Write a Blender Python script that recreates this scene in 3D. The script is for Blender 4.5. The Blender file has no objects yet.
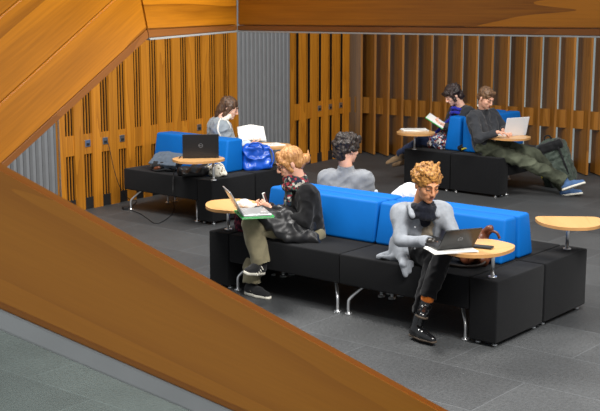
import bpy, bmesh, math, random
import numpy as np
from mathutils import Vector, Matrix, Euler, noise
random.seed(7)
PI = math.pi
# measured layout of the place (metres)
NRM1 = (-0.9235,0.3835,0.0000)
NRM2 = (0.3665,0.9304,0.0000)
D_LOW = [(-1.0080,3.2140,1.7139),(-0.5565,4.3013,2.2050),(-0.5702,4.2682,2.3092),(-0.5804,4.2436,2.3831),(-1.0025,3.2273,1.8844)]
D_MID = [(-1.0024,3.2276,1.8886),(-0.5812,4.2418,2.3865),(-0.6175,4.1544,2.6161),(-0.6498,4.0765,2.5583),(-0.9943,3.2470,2.1367)]
D_TOP = [(-0.9942,3.2473,2.1399),(-0.6510,4.0738,2.5615),(-0.6940,3.9703,2.9508),(-0.9711,3.3028,2.8498)]
D_TRIM = [(-1.0088,3.2121,1.6900),(-0.5515,4.3133,2.1738),(-0.5557,4.3032,2.2038),(-1.0081,3.2139,1.7125)]
F1 = [(-0.5548,4.3053,2.2048),(-0.2677,4.9967,2.2003),(-0.2597,5.0159,3.1091),(-0.6590,4.0544,2.9636),(-0.5683,4.2728,2.3091)]
F1T = [(-0.5515,4.3133,2.1738),(-0.2657,5.0016,2.1772),(-0.2655,5.0021,2.1989),(-0.5549,4.3052,2.2034)]
F1S = [(-0.5474,4.3231,2.1651),(-0.2657,5.0015,2.1692),(-0.2657,5.0016,2.1767),(-0.5515,4.3133,2.1731)]
F2 = [(-0.2627,4.9986,2.1994),(2.0704,4.0796,2.2070),(2.0107,4.1030,2.9709),(-0.2538,4.9951,3.1059)]
F2T = [(-0.2643,4.9992,2.1772),(2.0729,4.0786,2.1749),(2.0706,4.0795,2.2042),(-0.2640,4.9991,2.1977)]
F2S = [(-0.2643,4.9992,2.1697),(2.0734,4.0784,2.1680),(2.0729,4.0786,2.1742),(-0.2643,4.9992,2.1764)]
DIRD = (0.3303,0.7954,0.3714)
DIR1 = (0.3835,0.9235,0.0000)
DIR2 = (0.9304,-0.3665,0.0000)
NRMB = (-0.5336,0.8457,0.0000)
R_WOOD = [(-0.6298,1.9332,2.1393),(-0.6428,1.9251,1.8768),(0.6566,2.7450,0.9475),(0.6462,2.7384,1.1691)]
R_BAR = [(-0.6428,1.9250,1.8759),(-0.6447,1.9239,1.8378),(0.6585,2.7461,0.9081),(0.6567,2.7450,0.9461)]
R_GLASS = [(-0.6447,1.9239,1.8378),(-0.6715,1.9070,1.2953),(0.7001,2.7724,0.0227),(0.6585,2.7461,0.9081)]
DIRB = (0.8785,0.5543,-0.6283)
BAL0 = (-0.288,2.149,0)
SOFAS = [(1.299,7.456,math.radians(-39.5)),(-.8795,11.564,math.radians(-39.45)),(2.254,13.116,math.radians(-130.26))]
TILE_LOC = (0.26,-0.52,0)
TILE_W = 1.2
TILE_H = .62
SOCK_A = [(1,'steel wall socket farthest left on the golden wall, beside the grey panel'),(2,'second steel wall socket along the golden wall from the left'),(3,'third steel wall socket from the left, its cable trailing down'),(8,'steel wall socket half hidden just above the blue sofa back'),(9,'steel wall socket next to the woman in the pale waistcoat')]
SOCK_B = [(2,'leftmost of three steel sockets right of the grey corrugated panel'),(3,'middle of three steel sockets right of the grey corrugated panel'),(4,'rightmost of three steel sockets right of the grey corrugated panel')]
LP2 = (0.9719,7.4548,0.6950)
LP1 = (-0.3437,8.5841,0.7005)
LP6 = (2.4195,13.4674,0.6875)
PAP2 = (0.9759,7.3820,0.6880)
PH2 = (1.1846,7.4585,0.6875)
HP1 = (-0.2693,8.8600,0.7533)
BK4 = (-0.5304,12.8600,0.7903)
TB5 = (1.6274,13.9500,0.7904)
SLATE = (-1.3899,12.2741,0.4560)
COAT1 = (-1.0784,11.8702,0.4560)
WHB = (-0.8627,11.8702,0.4560)
BLUEB = (-0.4628,12.3089,0.4560)
WCL = (-0.4168,8.8767,0.6875)
PLUM = (-0.4447,9.0989,0.4560)
WBUN = (0.7735,9.1381,0.4560)
BRB = (1.2208,7.9975,0.4560)
PACK = (3.1818,13.9605,0.0000)
BAG6 = (1.9671,13.7497,0.4560)
CABLE = [(-1.1919,11.6111,0.7000),(-1.2151,11.5400,0.6700),(-1.2922,11.8600,0.4992),(-1.3027,11.8400,0.3777),(-1.3050,11.8400,0.2632),(-1.3600,12.4114,0.0200),(-1.3529,12.1423,0.0060),(-1.4044,11.7637,0.0060),(-1.4737,11.6597,0.0060),(-1.5889,11.9231,0.0060),(-1.6805,12.1423,0.0060),(-1.7782,12.3118,0.0060),(-1.8480,12.3532,0.0200)]
ADP = (-1.8747,12.4592,0.0000)
CABLE2 = [(-2.0962,12.6801,0.7000),(-2.0741,12.6764,0.6000),(-2.0425,12.7028,0.4000),(-1.9932,12.7535,0.2000),(-1.9144,12.8446,0.0500),(-1.8290,12.8938,0.0120),(-1.8454,12.4834,0.0120)]
POSE = {'P2': dict(pel=(0.833,8.140,0.561), chest=(0.852,8.080,0.733), neck=(0.848,8.000,0.898), head=(0.872,7.930,1.029), shL=(0.701,8.050,0.803), elL=(0.692,7.920,0.638), wrL=(0.887,7.740,0.663), shR=(0.994,7.990,0.822), elR=(1.067,7.880,0.682), wrR=(1.028,7.740,0.677), hpL=(0.771,8.160,0.549), knL=(0.917,7.800,0.510), anL=(0.794,7.660,0.104), toL=(0.889,7.520,0.020), hpR=(0.893,8.100,0.570), knR=(0.965,7.700,0.589), anR=(0.841,7.620,0.255), toR=(0.797,7.500,0.172)),
'P1': dict(pel=(0.070,8.920,0.485), chest=(0.047,8.930,0.713), neck=(-0.008,8.920,0.880), head=(-0.077,8.900,1.031), shL=(-0.016,9.080,0.790), elL=(-0.056,9.120,0.557), wrL=(-0.252,9.060,0.665), shR=(0.061,8.800,0.814), elR=(0.046,8.720,0.605), wrR=(-0.222,8.820,0.686), hpL=(0.047,9.020,0.472), knL=(-0.345,8.980,0.521), anL=(-0.374,8.850,0.094), toL=(-0.246,8.720,0.024), hpR=(0.093,8.860,0.482), knR=(-0.373,8.740,0.585), anR=(-0.291,8.740,0.288), toR=(-0.378,8.620,0.262)),
'P3': dict(pel=(0.384,9.600,0.514), chest=(0.378,9.680,0.704), neck=(0.384,9.660,0.876), head=(0.392,9.680,1.033), shL=(0.219,9.720,0.782), elL=(0.187,9.800,0.536), wrL=(0.330,10.000,0.499), shR=(0.546,9.550,0.801), elR=(0.592,9.600,0.573), wrR=(0.582,9.850,0.527)),
'P4': dict(pel=(-0.857,12.750,0.583), chest=(-0.866,12.750,0.771), neck=(-0.855,12.780,0.921), head=(-0.779,12.820,1.060), shL=(-0.934,12.950,0.869), elL=(-0.806,13.000,0.650), wrL=(-0.640,13.050,0.688), shR=(-0.844,12.600,0.876), elR=(-0.719,12.650,0.662), wrR=(-0.551,12.800,0.676)),
'P5': dict(pel=(1.822,14.120,0.540), chest=(1.940,14.050,0.791), neck=(1.932,14.020,0.951), head=(1.827,13.980,1.099), shL=(2.024,13.900,0.904), elL=(1.879,13.850,0.706), wrL=(1.718,13.900,0.748), shR=(1.884,14.200,0.909), elR=(1.798,14.250,0.708), wrR=(1.694,14.100,0.737), hpL=(1.807,14.000,0.531), knL=(1.456,14.100,0.530), anL=(1.221,14.450,0.322), toL=(1.060,14.450,0.234), hpR=(1.796,14.200,0.542), knR=(1.538,14.300,0.529), anR=(1.297,14.600,0.250), toR=(1.168,14.700,0.172)),
'P6': dict(pel=(2.126,13.500,0.584), chest=(2.113,13.600,0.794), neck=(2.123,13.550,0.975), head=(2.138,13.450,1.112), shL=(1.990,13.420,0.896), elL=(2.032,13.200,0.681), wrL=(2.237,13.150,0.755), shR=(2.262,13.750,0.896), elR=(2.413,13.700,0.712), wrR=(2.337,13.400,0.748), hpL=(2.124,13.400,0.551), knL=(2.575,13.200,0.405), anL=(3.029,13.150,0.194), toL=(3.219,13.050,0.256), hpR=(2.248,13.600,0.559), knR=(2.724,13.500,0.443), anR=(3.074,13.380,0.074), toR=(3.239,13.250,0.096))}
UPL6 = (-.25,.35,.9)
UPR6 = (-.1,.25,.95)
scn = bpy.context.scene
COL = scn.collection

# ------------------------------------------------------------------ helpers
def V(*a): return Vector(a[0]) if len(a) == 1 else Vector(a)

def link(o, parent=None):
    COL.objects.link(o)
    if parent is not None:
        o.parent = parent
    return o

def tag(o, label=None, cat=None, group=None, kind=None):
    if label: o['label'] = label
    if cat: o['category'] = cat
    if group: o['group'] = group
    if kind: o['kind'] = kind
    return o

def empty(name, loc=(0, 0, 0), rz=0.0, parent=None):
    o = bpy.data.objects.new(name, None)
    o.empty_display_size = .1
    o.location = loc
    o.rotation_euler = (0, 0, rz)
    return link(o, parent)

def mesh_obj(name, bm, mats, parent=None, smooth=False, matrix=None):
    me = bpy.data.meshes.new(name)
    if smooth:
        for f_ in bm.faces: f_.smooth = True
    bm.to_mesh(me)
    bm.free()
    for m in (mats if isinstance(mats, (list, tuple)) else [mats]):
        me.materials.append(m)
    o = bpy.data.objects.new(name, me)
    link(o, parent)
    if matrix is not None: o.matrix_local = matrix
    return o

def pydata_obj(name, verts, faces, mats, parent=None, smooth=True):
    me = bpy.data.meshes.new(name)
    me.from_pydata([tuple(v) for v in verts], [], [tuple(f_) for f_ in faces])
    me.update()
    for m in (mats if isinstance(mats, (list, tuple)) else [mats]):
        me.materials.append(m)
    if smooth:
        me.polygons.foreach_set('use_smooth', [True] * len(me.polygons))
    o = bpy.data.objects.new(name, me)
    return link(o, parent)

def box(bm, lo, hi, M=None, mi=0):
    x0, y0, z0 = lo; x1, y1, z1 = hi
    vs = [bm.verts.new(p) for p in ((x0,y0,z0),(x1,y0,z0),(x1,y1,z0),(x0,y1,z0),(x0,y0,z1),(x1,y0,z1),(x1,y1,z1),(x0,y1,z1))]
    if M is not None:
        for v in vs: v.co = M @ v.co
    fs = []
    for q in ((0,3,2,1),(4,5,6,7),(0,1,5,4),(1,2,6,5),(2,3,7,6),(3,0,4,7)):
        f_ = bm.faces.new([vs[i] for i in q]); f_.material_index = mi; fs.append(f_)
    return vs, fs

def bevel_all(bm, w, seg=3):
    bmesh.ops.bevel(bm, geom=list(bm.edges), offset=w, segments=seg, affect='EDGES', profile=.5)

def tube(bm, pts, r, n=12, mi=0, caps=True):
    pts = [Vector(p) for p in pts]
    rings = []
    up = None
    for i, p in enumerate(pts):
        a = pts[max(i-1, 0)]; b = pts[min(i+1, len(pts)-1)]
        t = (b - a).normalized()
        if up is None:
            up = Vector((0,0,1)) if abs(t.z) < .9 else Vector((1,0,0))
        s = t.cross(up).normalized(); up = s.cross(t).normalized()
        rr = r[i] if isinstance(r, (list, tuple)) else r
        rings.append([bm.verts.new(p + s*math.cos(2*PI*k/n)*rr + up*math.sin(2*PI*k/n)*rr) for k in range(n)])
    for i in range(len(rings)-1):
        for k in range(n):
            f_ = bm.faces.new((rings[i][k], rings[i][(k+1)%n], rings[i+1][(k+1)%n], rings[i+1][k])); f_.material_index = mi; f_.smooth = True
    if caps:
        f_ = bm.faces.new(rings[0]); f_.material_index = mi
        f_ = bm.faces.new(list(reversed(rings[-1]))); f_.material_index = mi

def curve_pts(ctrl, n=8, closed=False):
    c = [Vector(p) for p in ctrl]; out = []
    N = len(c)
    rng = range(N) if closed else range(N-1)
    for i in rng:
        if closed: p0, p1, p2, p3 = c[(i-1)%N], c[i], c[(i+1)%N], c[(i+2)%N]
        else: p0, p1, p2, p3 = c[max(i-1,0)], c[i], c[i+1], c[min(i+2,N-1)]
        for k in range(n):
            t = k/n
            out.append(.5*((2*p1)+(-p0+p2)*t+(2*p0-5*p1+4*p2-p3)*t*t+(-p0+3*p1-3*p2+p3)*t**3))
    if not closed: out.append(c[-1])
    return out

def cyl(bm, c, r, z0, z1, n=20, r2=None, mi=0):
    r2 = r if r2 is None else r2
    a = [bm.verts.new((c[0]+r*math.cos(2*PI*k/n), c[1]+r*math.sin(2*PI*k/n), z0)) for k in range(n)]
    b = [bm.verts.new((c[0]+r2*math.cos(2*PI*k/n), c[1]+r2*math.sin(2*PI*k/n), z1)) for k in range(n)]
    for k in range(n):
        f_ = bm.faces.new((a[k], a[(k+1)%n], b[(k+1)%n], b[k])); f_.smooth = True; f_.material_index = mi
    bm.faces.new(list(reversed(a))).material_index = mi; bm.faces.new(b).material_index = mi

def extrude_poly(bm, pts, off, mi=0):
    """pts: planar loop of 3d points, off: extrusion vector"""
    a = [bm.verts.new(p) for p in pts]; b = [bm.verts.new(Vector(p)+Vector(off)) for p in pts]
    bm.faces.new(a).material_index = mi; bm.faces.new(list(reversed(b))).material_index = mi
    n = len(a)
    for k in range(n):
        bm.faces.new((a[k], b[k], b[(k+1)%n], a[(k+1)%n])).material_index = mi
    bmesh.ops.recalc_face_normals(bm, faces=bm.faces)

# ------------------------------------------------------------------ materials
class NT:
    def __init__(s, name):
        s.m = bpy.data.materials.new(name); s.m.use_nodes = True
        s.t = s.m.node_tree; s.t.nodes.clear()
        s.out = s.n('ShaderNodeOutputMaterial'); s.b = s.n('ShaderNodeBsdfPrincipled')
        s.l(s.b.outputs[0], s.out.inputs[0])
    def n(s, typ, **kw):
        nd = s.t.nodes.new(typ)
        for k, v in kw.items():
            if hasattr(nd, k): setattr(nd, k, v)
            else: nd.inputs[k.replace('_', ' ')].default_value = v
        return nd
    def l(s, a, b): s.t.links.new(a, b)
    def math(s, op, a, b=None):
        nd = s.t.nodes.new('ShaderNodeMath'); nd.operation = op
        for i, v in enumerate((a, b)):
            if v is None: continue
            if isinstance(v, (int, float)): nd.inputs[i].default_value = v
            else: s.l(v, nd.inputs[i])
        return nd.outputs[0]
    def mix(s, fac, a, b, blend='MIX'):
        nd = s.t.nodes.new('ShaderNodeMix'); nd.data_type = 'RGBA'; nd.blend_type = blend
        for idx, v in ((0, fac), (6, a), (7, b)):
            if isinstance(v, (int, float)): nd.inputs[idx].default_value = v
            elif isinstance(v, tuple): nd.inputs[idx].default_value = (*v, 1) if len(v) == 3 else v
            else: s.l(v, nd.inputs[idx])
        return nd.outputs[2]
    def ramp(s, fac, stops):
        nd = s.t.nodes.new('ShaderNodeValToRGB')
        el = nd.color_ramp.elements
        while len(el) < len(stops): el.new(.5)
        for e, (p, c_) in zip(el, stops): e.position = p; e.color = (*c_, 1) if len(c_) == 3 else c_
        s.l(fac, nd.inputs[0]); return nd.outputs[0]
    def coords(s, kind='Object', scale=(1,1,1), rot=(0,0,0), loc=(0,0,0)):
        tc = s.t.nodes.new('ShaderNodeTexCoord'); mp = s.t.nodes.new('ShaderNodeMapping')
        mp.inputs['Scale'].default_value = scale; mp.inputs['Rotation'].default_value = rot; mp.inputs['Location'].default_value = loc
        s.l(tc.outputs[kind], mp.inputs[0]); return mp.outputs[0]
    def noise(s, vec, scale=5, detail=3, rough=.5, dist=0):
        nd = s.t.nodes.new('ShaderNodeTexNoise')
        nd.inputs['Scale'].default_value = scale; nd.inputs['Detail'].default_value = detail
        nd.inputs['Roughness'].default_value = rough; nd.inputs['Distortion'].default_value = dist
        s.l(vec, nd.inputs['Vector']); return nd
    def bump(s, h, strength=.3, dist=.01):
        nd = s.t.nodes.new('ShaderNodeBump'); nd.inputs['Strength'].default_value = strength; nd.inputs['Distance'].default_value = dist
        s.l(h, nd.inputs['Height']); s.l(nd.outputs[0], s.b.inputs['Normal']); return nd
    def set(s, **kw):
        for k, v in kw.items():
            k = k.replace('_', ' ')
            if isinstance(v, tuple) and len(v) == 3: v = (*v, 1)
            if hasattr(v, 'is_linked') or hasattr(v, 'links'): s.l(v, s.b.inputs[k])
            else: s.b.inputs[k].default_value = v

def plain(name, col, rough=.6, metal=0.0, spec=.5, bump=0, bscale=60, var=.12, nscale=8, sheen=0):
    n = NT(name); vec = n.coords('Object')
    ns = n.noise(vec, nscale, 3)
    dark = tuple(x*(1-var) for x in col); light = tuple(min(1, x*(1+var)) for x in col)
    n.l(n.ramp(ns.outputs[0], [(.3, dark), (.7, light)]), n.b.inputs['Base Color'])
    n.set(Roughness=rough, Metallic=metal)
    n.b.inputs['Specular IOR Level'].default_value = spec
    if sheen: n.b.inputs['Sheen Weight'].default_value = sheen
    if bump: n.bump(n.noise(vec, bscale, 2).outputs[0], bump, .004)
    return n.m

def wood(name, dark, light, axis='z', rough=.38, freq=1.0, contrast=1.0, spec=.45, bumpy=.05, islands=True, jit=.25, rings=14):
    n = NT(name)
    sc = {'x': (.35, 6, 6), 'y': (6, .35, 6), 'z': (6, 6, .35)}[axis]
    sc = tuple(v*freq for v in sc)
    vec = n.coords('Object', sc)
    if islands:
        g = n.t.nodes.new('ShaderNodeNewGeometry')
        off = n.t.nodes.new('ShaderNodeVectorMath'); off.operation = 'ADD'
        k = n.math('MULTIPLY', g.outputs['Random Per Island'], 37.0)
        cb = n.t.nodes.new('ShaderNodeCombineXYZ')
        for i in range(3): n.l(k, cb.inputs[i])
        n.l(vec, off.inputs[0]); n.l(cb.outputs[0], off.inputs[1]); vec = off.outputs[0]
    a = n.noise(vec, .55, 3, .5, .4)
    r = n.math('FRACT', n.math('MULTIPLY', a.outputs[0], rings))
    r = n.math('MULTIPLY', r, r)
    fsc = {'x': (1, 30, 30), 'y': (30, 1, 30), 'z': (30, 30, 1)}[axis]
    fine = n.noise(n.coords('Object', fsc), 4*freq, 3, .6)
    f1 = n.math('ADD', n.math('MULTIPLY', r, .45*contrast), n.math('MULTIPLY', fine.outputs[0], .6*contrast))
    f1 = n.math('SUBTRACT', f1, .5*contrast-.5+.1)
    col = n.ramp(f1, [(.12, light), (.9, dark)])
    if islands:
        v = n.math('ADD', n.math('MULTIPLY', g.outputs['Random Per Island'], jit), 1-jit/2)
        hsv = n.t.nodes.new('ShaderNodeHueSaturation'); n.l(col, hsv.inputs['Color']); n.l(v, hsv.inputs['Value']); col = hsv.outputs[0]
    n.l(col, n.b.inputs['Base Color'])
    n.set(Roughness=rough); n.b.inputs['Specular IOR Level'].default_value = spec
    n.bump(f1, bumpy, .002)
    return n.m

def s2l(r, g, b):
    def q(v):
        v /= 255.; return v/12.92 if v <= .04045 else ((v+.055)/1.055)**2.4
    return (q(r), q(g), q(b))

M = {}
M['wall_wood'] = wood('honey oak wall boards', s2l(140,82,16), s2l(196,128,36), 'z', .42, 1.0, .9, .4, jit=.3)
M['fin_wood'] = wood('dark oak fins', s2l(104,64,20), s2l(162,108,42), 'z', .4, 1.0, .9, .4, jit=.3)
M['stair_wood'] = wood('clear oak stair boards', s2l(120,68,6), s2l(186,116,20), 'x', .33, .8, 1.35, .4, jit=.08, rings=9)
M['trim_wood'] = wood('brown oak edge trim', s2l(112,64,22), s2l(150,92,36), 'x', .35, 1.0, .7, .4)
M['rail_wood'] = wood('brown oak handrail', s2l(172,100,18), s2l(214,138,34), 'x', .3, 1.6, .6, .5, rings=5)
M['slot_back'] = plain('black slot backing', (.008,.006,.005), .9, spec=.1)
M['grey_metal'] = plain('grey corrugated sheet', s2l(126,128,130), .5, .15, var=.04)
M['groove_shade'] = plain('painted groove shade', s2l(50,52,55), .6)  # darker grey paints shade into the grooves of the corrugated sheet
M['black_fabric'] = plain('black wool fabric', (.0075,.0078,.0088), .93, spec=.12, bump=.5, bscale=260, var=.35, nscale=120, sheen=.06)
M['blue_vinyl'] = plain('blue upholstery', s2l(0,100,182), .62, spec=.2, bump=.08, bscale=30, var=.03)
M['chrome'] = plain('brushed steel', (.80,.81,.82), .34, .9, var=.05)
M['light_metal'] = plain('pale painted metal', s2l(186,188,186), .4, .3, var=.05)
M['black_rubber'] = plain('black rubber', (.012,.012,.013), .7)
M['maple'] = wood('pale maple tabletop', s2l(184,134,78), s2l(214,168,112), 'x', .3, 1.5, .6, .5, rings=5)
M['ply_edge'] = plain('birch ply edge', s2l(190,140,84), .5)
M['baseboard'] = plain('black skirting', (.012,.011,.011), .6)
M['white_plastic'] = plain('white plastic', s2l(225,226,228), .4, var=.02)
M['socket_steel'] = plain('satin steel plate', (.5,.5,.5), .3, .9, var=.05)

# grey stone tile floor with fine ribs and pale joints
n = NT('dark ribbed stone tile')
TILE_ROT = math.radians(39.5)
vec = n.coords('Object', rot=(0,0,TILE_ROT), loc=TILE_LOC)
br = n.t.nodes.new('ShaderNodeTexBrick')
br.inputs['Scale'].default_value = 1.0
br.inputs['Brick Width'].default_value = TILE_W; br.inputs['Row Height'].default_value = TILE_H
br.inputs['Mortar Size'].default_value = .004; br.inputs['Mortar Smooth'].default_value = .1
br.inputs['Bias'].default_value = 0
br.inputs['Color1'].default_value = (.036,.038,.040,1); br.inputs['Color2'].default_value = (.056,.059,.061,1)
br.inputs['Mortar'].default_value = (.085,.09,.095,1)
n.l(vec, br.inputs['Vector'])
ns = n.noise(vec, 1.3, 4, .6)
nf = n.noise(vec, 45, 3, .7)
wv = n.t.nodes.new('ShaderNodeTexWave'); wv.wave_type = 'BANDS'; wv.bands_direction = 'Y'
wv.inputs['Scale'].default_value = 14; wv.inputs['Distortion'].default_value = 1.0; wv.inputs['Detail'].default_value = 1
n.l(vec, wv.inputs['Vector'])
col = n.mix(1.0, br.outputs['Color'], n.ramp(ns.outputs[0], [(.3, (.75,.75,.75)), (.7, (1.25,1.25,1.25))]), 'MULTIPLY')
col = n.mix(.6, col, n.ramp(nf.outputs[0], [(.3, (.6,.6,.6)), (.7, (1.4,1.4,1.4))]), 'MULTIPLY')
n.l(col, n.b.inputs['Base Color'])
n.l(n.ramp(nf.outputs[0], [(.3, (.5,.5,.5)), (.7, (.72,.72,.72))]), n.b.inputs['Roughness'])
n.b.inputs['Specular IOR Level'].default_value = .6
hh = n.math('ADD', n.math('MULTIPLY', wv.outputs['Fac'], .5), n.math('MULTIPLY', nf.outputs[0], .5))
n.bump(hh, .6, .004)
M['floor'] = n.m

n = NT('frosted daylight pane')
vec = n.coords('Object')
ns = n.noise(vec, .9, 2)
c_ = n.ramp(ns.outputs[0], [(.3, s2l(150,168,172)), (.7, s2l(196,208,208))])
n.l(c_, n.b.inputs['Base Color']); n.l(c_, n.b.inputs['Emission Color'])
n.b.inputs['Emission Strength'].default_value = .42; n.set(Roughness=.25)
M['pane'] = n.m

n = NT('clear balustrade glass')
n.t.nodes.remove(n.b)
tr = n.t.nodes.new('ShaderNodeBsdfTransparent'); tr.inputs[0].default_value = (.86,.93,.90,1)
gl = n.t.nodes.new('ShaderNodeBsdfGlossy'); gl.inputs['Roughness'].default_value = .05
fr = n.t.nodes.new('ShaderNodeFresnel'); fr.inputs[0].default_value = 1.45
mx = n.t.nodes.new('ShaderNodeMixShader')
n.l(fr.outputs[0], mx.inputs[0]); n.l(tr.outputs[0], mx.inputs[1]); n.l(gl.outputs[0], mx.inputs[2]); n.l(mx.outputs[0], n.out.inputs[0])
M['glass'] = n.m

# ------------------------------------------------------------------ camera
cam = bpy.data.cameras.new('camera'); cam_o = bpy.data.objects.new('camera', cam); link(cam_o)
CAMH = 2.3515
cam_o.location = (0, 0, CAMH); cam_o.rotation_euler = (math.radians(90-10.51), 0, 0)
cam.sensor_width = 36; cam.lens = 1170/600*36
cam.dof.use_dof = True; cam.dof.focus_distance = 8.6; cam.dof.aperture_fstop = 20
cam.clip_start = .05
scn.camera = cam_o

# ------------------------------------------------------------------ room
fl = bmesh.new(); box(fl, (-9, 1, -.1), (9, 20, 0)); tag(mesh_obj('floor', fl, M['floor']), kind='structure')

# left wall: runs along DL from WL0
WL0 = Vector((-2.25, 12.52, 0)); DL = Vector((.589, .808, 0)).normalized(); NL = Vector((DL.y, -DL.x, 0))   # NL points into the room
def frame(o, xd, yd):  # local x along xd, local y along yd (into wall)
    m = Matrix.Identity(4); z = Vector((0,0,1))
    for i, a in enumerate((xd, yd, z)):
        for j in range(3): m[j][i] = a[j]
    m.translation = o; return m
WL = frame(WL0, DL, -NL)       # x along the wall, y behind it
WH = 3.3
bm_boards = bmesh.new(); bm_back = bmesh.new(); bm_grey = bmesh.new(); bm_base = bmesh.new()
P_ = .2605; SLOT = .128
def board_run(x0, x1, first_slot, band_lo, band_hi, n_inner=2):
    """boards between slots; a slot is dark with thin inner slats, closed by a band block at mid height"""
    box(bm_back, (x0, .030, 0), (x1, .06, WH))
    x = first_slot; prev = x0
    slots = []
    while x < x1 - .02:
        if x > prev: box(bm_boards, (prev, 0, .0), (min(x, x1), .05, WH))
        e = min(x+SLOT, x1)
        box(bm_boards, (x, .010, band_lo), (e, .045, band_hi))
        for k in range(n_inner):
            xs = x + SLOT*(.34 + .33*k)
            if xs+.012 < e: 
                box(bm_boards, (xs, .014, .125), (xs+.008, .029, WH))
        slots.append((x+e)/2)
        prev = e; x += P_
    if prev < x1: box(bm_boards, (prev, 0, 0), (x1, .05, WH))
    box(bm_base, (x0, .012, 0), (x1, .029, .125))
    return slots
BAND_LO, BAND_HI = .60, .815
XA0 = -.49
slotsA = board_run(XA0, 2.53, XA0+.122, BAND_LO, BAND_HI)
slotsB = board_run(3.62, 5.05, 3.70, BAND_LO+.02, BAND_HI+.02, 1)
wl = mesh_obj('wall_left', bm_boards, M['wall_wood'], matrix=WL); tag(wl, kind='structure')
wb = mesh_obj('trim_1', bm_back, M['slot_back'], matrix=WL); tag(wb, kind='structure')
bb = mesh_obj('baseboard_left', bm_base, M['baseboard'], matrix=WL); tag(bb, kind='structure')
# corrugated grey panels
def corrugated(x0, x1, pitch):
    prof = []
    x = x0
    while x < x1:
        prof += [(x, .03), (x+pitch*.18, .0), (x+pitch*.62, .0), (x+pitch*.80, .045)]
        x += pitch
    prof.append((x1, .045))
    lo = [bm_grey.verts.new((a, b, 0)) for a, b in prof]; hi = [bm_grey.verts.new((a, b, WH)) for a, b in prof]
    for i in range(len(prof)-1):
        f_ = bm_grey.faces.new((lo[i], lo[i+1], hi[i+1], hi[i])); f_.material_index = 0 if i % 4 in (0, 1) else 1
    box(bm_grey, (x0, .05, 0), (x1, .10, WH))
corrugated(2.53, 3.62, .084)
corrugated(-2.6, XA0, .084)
tag(mesh_obj('trim_2', bm_grey, [M['grey_metal'], M['groove_shade']], matrix=WL), kind='structure')

# back wall: louvre fins in front of a band of windows
FB0 = Vector((1.0, 16.66, 0)); DB = Vector((.808, -.589, 0)).normalized(); NB = Vector((DB.y, -DB.x, 0))*1.0  # NB towards the room
bmf = bmesh.new(); bmr = bmesh.new(); bmb = bmesh.new()
def pt(px_, t):  # helper: offset along the wall
    return FB0 + DB*t
pit = .2289
def quad_board(bm, a, b, th, z0, z1):
    d = (b-a).normalized(); nn = Vector((-d.y, d.x, 0))*th/2
    for f_ in (1,):
        vs = [a-nn, b-nn, b+nn, a+nn]
        lo = [bm.verts.new((p.x, p.y, z0)) for p in vs]; hi = [bm.verts.new((p.x, p.y, z1)) for p in vs]
        bm.faces.new(list(reversed(lo))); bm.faces.new(hi)
        for k in range(4): bm.faces.new((lo[k], lo[(k+1)%4], hi[(k+1)%4], hi[k]))
FD = .30
for i in range(0, 23):
    a = FB0 + DB*(pit*i-.15)                       # front edge
    view = Vector((a.x, a.y, 0)).normalized(); perp = Vector((view.y, -view.x, 0))
    gap = min(.30, .08 + .14*i/15)
    want = pit*abs(DB.dot(perp))*(1-gap)
    # back edge = a - NB*FD - DB*s ; choose s for the width seen from the room
    base = (-NB*FD).dot(perp)
    s_ = (want + base)/DB.dot(perp)
    b = a - NB*FD - DB*s_
    quad_board(bmf, b, a, .03, .015, WH)
wc = mesh_obj('wall_back', bmf, M['fin_wood']); tag(wc, kind='structure')
# rear rail, sill and frame
BK = FB0 - NB*(FD+.035)
WB = frame(BK, DB, -NB)
box(bmr, (-.33, -.24, .585), (5.2, -.20, .815)); 
box(bmr, (-.9, 0, 0.0), (-.33, .03, WH)); box(bmr, (-.33, 0, WH-.25), (5.2, .03, WH))
tag(mesh_obj('trim_3', bmr, M['fin_wood'], matrix=WB), kind='structure')
box(bmb, (-.9, -.03, 0), (5.2, .02, .12)); tag(mesh_obj('baseboard_back', bmb, M['baseboard'], matrix=WB), kind='structure')
# end return between left wall and fins
win = empty('window_1'); tag(win, kind='structure'); win.matrix_local = WB
bw = bmesh.new(); box(bw, (-.33, .10, .1), (5.2, .12, WH)); mesh_obj('pane', bw, M['pane'], win)
bw = bmesh.new()
for i in range(9): 
    x = -.3+.66*i
    box(bw, (x, .06, .1), (x+(.045 if i%2 else .025), .10, WH))
mesh_obj('window_frame', bw, M['grey_metal'], win)

# ------------------------------------------------------------------ staircase timber crossing the view above
def stair_piece(name, parent, pts, mat, thick, nrm, xdir, bev=.004):
    """prism built in its own frame so the grain follows xdir"""
    o = Vector(pts[0]); x = Vector(xdir).normalized(); y = Vector(nrm).normalized(); x = (x - y*x.dot(y)).normalized(); z = x.cross(y)
    Mx = Matrix.Identity(4)
    for i, a in enumerate((x, y, z)):
        for j in range(3): Mx[j][i] = a[j]
    Mx.translation = o; inv = Mx.inverted()
    bm = bmesh.new()
    extrude_poly(bm, [inv @ Vector(p) for p in pts], (0, thick, 0))
    if bev: bmesh.ops.bevel(bm, geom=list(bm.edges), offset=bev, segments=2, affect='EDGES')
    ob = mesh_obj(name, bm, mat, parent)
    return ob, Mx
st = empty('staircase', (-.27, 5.0, 0)); tag(st, 'oak-boarded stair flight climbing from upper left into a level fascia across the top', 'staircase')
sinv = st.matrix_basis.inverted() if False else Matrix.Translation((.27, -5.0, 0))
def SP(name, pts, mat, thick, nrm, xdir, bev=.004):
    o, m = stair_piece(name, None, pts, mat, thick, nrm, xdir, bev); o.parent = st; o.matrix_local = sinv @ m; return o
N1 = Vector(NRM1); N2 = Vector(NRM2)
SP('stair_board', D_LOW, M['stair_wood'], .09, N1, DIRD)
SP('stair_board', D_MID, M['stair_wood'], .09, N1, DIRD)
SP('stair_board', D_TOP, M['stair_wood'], .09, N1, DIRD)
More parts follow.
